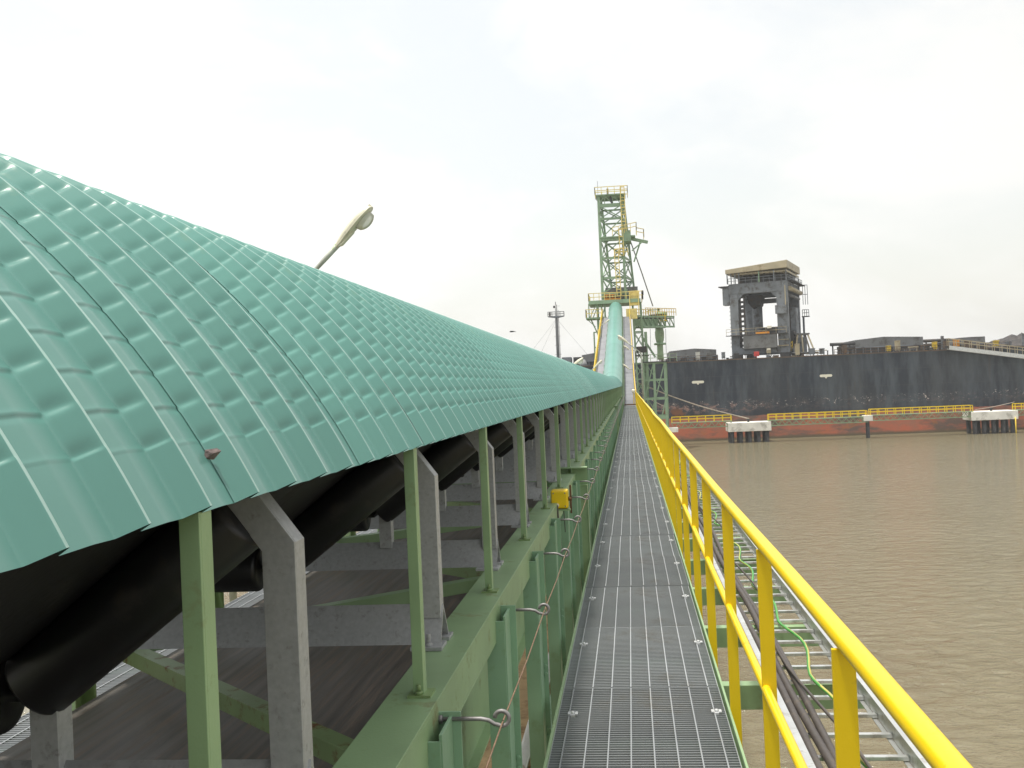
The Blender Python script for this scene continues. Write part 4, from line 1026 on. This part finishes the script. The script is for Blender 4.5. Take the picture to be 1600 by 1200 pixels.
def catwalk(px0, px1, py, label):
    a, b = P(px0,py,DY+.4), P(px1,py,DY+.4); z = (a.z+b.z)/2
    t = thing('catwalk', label, 'catwalk', ((a.x+b.x)/2,DY+1,z), 'catwalks between the dolphins')
    MB().box(a.x,b.x,DY+.3,DY+1.5,z-.12,z).build('deck', M_spout, t)
    for yy in (DY+.35, DY+1.45):
        m = MB().box(a.x,b.x,yy-.05,yy+.05,z-.92,z-.82); n = int((b.x-a.x)/1.)
        for i in range(n):
            xa, xb = a.x+(b.x-a.x)*i/n, a.x+(b.x-a.x)*(i+.5)/n
            m.bar((xa,yy,z-.14),(xb,yy,z-.84),.07,.07).bar((xb,yy,z-.84),(a.x+(b.x-a.x)*(i+1)/n,yy,z-.14),.07,.07)
        m.build('truss', M_spout, t)
        rails(MB(), [(a.x+.1,yy,z),(b.x-.1,yy,z)], .88, 1.25, .055).build('handrail', M_yel, t)
catwalk(1049,1144,659,'catwalk with yellow rails just right of the loader trestle')
catwalk(1200,1356,653.5,'catwalk with yellow rails between the first dolphin and the single pile')
catwalk(1359,1521,645.5,'catwalk with yellow rails between the single pile and the right dolphin')
catwalk(1585,1700,638,'catwalk with yellow rails cut off by the right edge of the picture')
a = P(1587,668,DY); MB_ = MB().tube((a.x,DY-.1,-1),(a.x,DY-.1,P(1590,652,DY).z),.09,8); tag(MB_.build('fender_post', M_yel2), 'thin yellow post in the water at the right dolphin corner', 'post')
a, b = P(985,593,150), P(1170,654,DY+1.5)
tag(MB().sweep([a.lerp(b, i/16)-Zv*(.55*math.sin(math.pi*i/16)) for i in range(17)], .085, 8).build('mooring_rope', M_rope), 'taut pale mooring rope running down to the first dolphin', 'rope', 'mooring ropes')
a, b = P(990,606,150), P(1040,636,160)
tag(MB().sweep([a.lerp(b, i/8)-Zv*(.2*math.sin(math.pi*i/8)) for i in range(9)], .05, 6).build('mooring_rope', M_rope), 'short faint rope behind the lattice trestle', 'rope', 'mooring ropes')
a, b = P(1524,640,DY+1), P(1585,628,DY+4)
tag(MB().sweep([a.lerp(b, i/8)-Zv*(.1*math.sin(math.pi*i/8)) for i in range(9)], .04, 6).build('mooring_rope', M_rope), 'thin rope rising from the right dolphin', 'rope', 'mooring ropes')

# ------------------------------------------------------------------ lamps
def lamp(root_xy, zfoot, head, ax, label, scale=1., bent=None):
    """street lamp: head = position of the arm end, ax = unit direction of the arm into the head"""
    x, y = root_xy; t = thing('street_lamp', label, 'street lamp', (x, y, zfoot), 'lamps along the conveyor')
    h = Vector(head); ax = Vector(ax).normalized(); side = Vector((0,1,0)) - ax*ax.y; side.normalize(); up = side.cross(ax)
    if up.z < 0: up = -up
    S = scale
    kn = bent if bent else h - ax*1.6*S
    MB().sweep([(x,y,zfoot),(x,y,kn[2]-.3*S),Vector((x,y,kn[2]-.05*S)).lerp(Vector(kn),.6),kn], [.055*S,.05*S,.045*S,.04*S], 10).build('pole', M_pole, t)
    MB().sweep([kn, kn.lerp(h,.55) if isinstance(kn,Vector) else Vector(kn).lerp(h,.55), Vector(kn).lerp(h,.75), h+ax*.06*S], [.030*S,.030*S,.036*S,.040*S], 10).build('arm', M_pole, t)
    # housing: boat-shaped shell along ax
    prof = [(-.02,.034,.036),(.06,.052,.062),(.18,.085,.088),(.34,.115,.105),(.50,.13,.105),(.62,.11,.075),(.70,.085,.05),(.735,.03,.02)]
    rows = []
    for u, wv, hv in prof:
        c_ = h + ax*u*S; row = []
        for i in range(13):
            t_ = math.pi*i/12; row.append(c_ + side*math.cos(t_)*wv*S + up*math.sin(t_)*hv*S*.85)
        row += [c_ - side*wv*S*.9 - up*.03*S, c_ + side*wv*S*.9 - up*.03*S, row[0]]
        rows.append(row)
    m = MB().grid(rows, True); m.add(rows[0][:15], [tuple(range(15))]); m.add(rows[-1][:15], [tuple(range(15))])
    hh = m.build('lamp_head', M_lamp, t)
    rim = MB().sweep([h+ax*u*S+side*sgn*wv*S*1.03-up*.012*S for sgn, seq in ((1,prof),(-1,prof[::-1])) for u, wv, _ in seq], .012*S, 6); rim.build('rim', M_lamp, hh)
    m = MB().box(-.03,.03,-.02,.02,-.01,.025); Mx = Matrix((( *(side),0),(*(ax),0),(*(up),0),(0,0,0,1))).transposed()
    m.xf(Matrix.Translation(h+ax*.725*S+up*.012*S) @ Mx @ Matrix.Scale(S,4)).build('latch', M_lamp, hh)
    rows = []
    for u in [0,.08,.2,.35,.5,.65,.8,.92,1.]:
        wv = .092*math.sqrt(max(0,1-(2*u-1)**2))*S+.002; c_ = h + ax*(.36+.31*u)*S - up*.035*S; dd = .13*math.sqrt(max(0,1-((u-.55)/.56)**2))*S if u > 0 else 0
        row = []
        for i in range(11):
            t_ = math.pi*i/10; row.append(c_ + side*math.cos(t_)*wv - up*math.sin(t_)*dd)
        rows.append(row)
    MB().grid(rows, True).build('glass_bowl', M_glass, hh)
    MB().prism([(0,-.018),(.30,-.02),(.30,-.055),(.05,-.05)], 'y', -.05, .05).xf(Matrix.Translation(h) @ Matrix(((*ax,0),(*side,0),(*up,0),(0,0,0,1))).transposed() @ Matrix.Scale(S,4)).build('gear_tray', M_lamp, hh)
    return t
h1 = P(527,384,14.6); ax1 = (P(573,331,14.6)-h1)
lamp((P(440,470,14.6).x-.9, 14.6), GZ-1.5, h1, ax1, 'street lamp with a big cream head tilted up over the canopy at the left', 1.0, bent=P(452,466,14.6))
for (pxa, pya, pxb, pyb, Y, sc, lab) in ((893,574,911,559,46.,.95,'street lamp head poking above the far canopy between the mast and the tower'),(927,576,940,563,78.,1.0,'street lamp just left of the yellow gallery handrail')):
    hA, hB = P(pxa,pya,Y), P(pxb,pyb,Y); ax_ = (hB-hA).normalized()
    lamp((hA.x-1.6, Y), GZ-1.5, hB-ax_*.7, ax_, lab, sc, bent=hA-ax_*.6)
# lamps on the right of the incline
hA, hB = P(1002,552,84.), P(967,525,84.); ax_ = (hB-hA).normalized()
lamp((hA.x, 84.), GZ-.8, hB-ax_*.9, ax_, 'white pole lamp with its arm reaching left across the inclined gallery', 1.35, bent=hA)
for pxa, pya, pxb, pyb, Y, sc, lab in ((983,577,975.5,571,104.,1.2,'small lamp head beside the hood low on the incline'),(984,547,977,542,118.,1.2,'small lamp head beside the hood half way up the incline')):
    hA, hB = P(pxa,pya,Y), P(pxb,pyb,Y); ax_ = (hB-hA).normalized()
    lamp((P(993,pya,Y).x, Y), GZ+rise(Y), hB-ax_*.6, ax_, lab, sc, bent=P(992,pya+1,Y))
hA, hB = P(944,506,128), P(951,500,128); ax_ = (hB-hA).normalized()
lamp((hA.x-.4,128.), GZ+rise(128.), hB-ax_*.6, ax_, 'lamp head high on the left side of the incline under the tower platform', 1.0, bent=hA)
# small white beacon on the rail end
a = P(989.8,611,79.2)
bc = thing('junction_lamp', 'small white lamp at the end of the yellow handrail where the ramp starts', 'lamp', (a.x,79.2,GZ+.9))
MB().box(a.x-.03,a.x+.03,79.17,79.23,GZ,a.z-.15).build('post', M_yel2, bc); MB().sweep([(a.x,79.2,a.z-.16),(a.x,79.2,a.z-.12),(a.x,79.2,a.z+.08),(a.x,79.2,a.z+.14)],[.05,.11,.12,.07],10).build('lamp_body', M_white, bc)

# ------------------------------------------------------------------ small things
a = P(799.6,518.3,60)
bd = MB().sweep([a+Vector((-.13,0,0)),a+Vector((-.06,0,.012)),a+Vector((.04,0,.01)),a+Vector((.13,0,-.005))],[.012,.045,.04,.01],8)
bd.add([a+Vector((-.03,-.02,.02)),a+Vector((.05,-.02,.02)),a+Vector((.12,-.3,.03)),a+Vector((.30,-.42,-.06)),a+Vector((-.03,-.02,.03)),a+Vector((.05,-.02,.03)),a+Vector((.12,-.3,.035)),a+Vector((.30,-.42,-.055))],[(0,1,2),(1,3,2),(4,6,5),(5,6,7),(0,4,5,1),(1,5,7,3),(3,7,6,2),(2,6,4,0)])
bd.add([a+Vector((-.03,.02,.02)),a+Vector((.05,.02,.02)),a+Vector((.10,.3,.05)),a+Vector((.22,.42,.02)),a+Vector((-.03,.02,.03)),a+Vector((.05,.02,.03)),a+Vector((.10,.3,.055)),a+Vector((.22,.42,.025))],[(0,2,1),(1,2,3),(4,5,6),(5,7,6),(0,1,5,4),(1,3,7,5),(3,2,6,7),(2,0,4,6)])
tag(bd.build('bird', M_bird), 'tiny dark bird flying in the pale sky above the canopy', 'bird')
# stone chip resting in a valley of the canopy near the eave
def on_roof(px, py):
    v = P(px, py, 1.) - Vector((0,0,H)); best = None
    for i in range(400):
        x, z, nx_, nz_ = sect(LH*.6*i/400); xw = CX+x
        if v.x >= 0: continue
        t = xw/v.x; zz_ = H+v.z*t
        if best is None or abs(zz_-z) < best[0]: best = (abs(zz_-z), Vector((xw, v.y*t, z)), Vector((nx_,0,nz_)))
    return best[1], best[2]
q, nn = on_roof(323, 714)
st = MB(); 
pts = [(-.011,-.006,0),(.010,-.008,0),(.012,.006,0),(-.008,.009,0),(-.006,-.004,.012),(.007,-.003,.016),(.005,.005,.010)]
st.add([q+nn*(.004+p[2])+Vector((p[0]*.4,p[0]*.75,p[1]*.9)) for p in pts],[(0,1,2,3),(0,1,5,4),(1,2,6,5),(2,3,6),(3,0,4),(3,4,6),(4,5,6)])
tag(st.build('stone_chip', M_stone), 'small brown stone chip lying on a canopy sheet near the eave', 'stone')

# air
def haze(dens):
    m = bpy.data.materials.new('river haze'); m.use_nodes = True; nt = m.node_tree; nt.nodes.clear()
    o = nt.nodes.new('ShaderNodeOutputMaterial'); v = nt.nodes.new('ShaderNodeVolumePrincipled')
    v.inputs['Color'].default_value = (.93,.95,.96,1); v.inputs['Density'].default_value = dens; v.inputs['Anisotropy'].default_value = .2
    nt.links.new(v.outputs[0], o.inputs['Volume'])
    return tag(MB().box(-4100,4100,-4100,4100,-5.5,42).build('haze', m), kind='stuff')
HAZE = .00032
if HAZE: haze(HAZE)
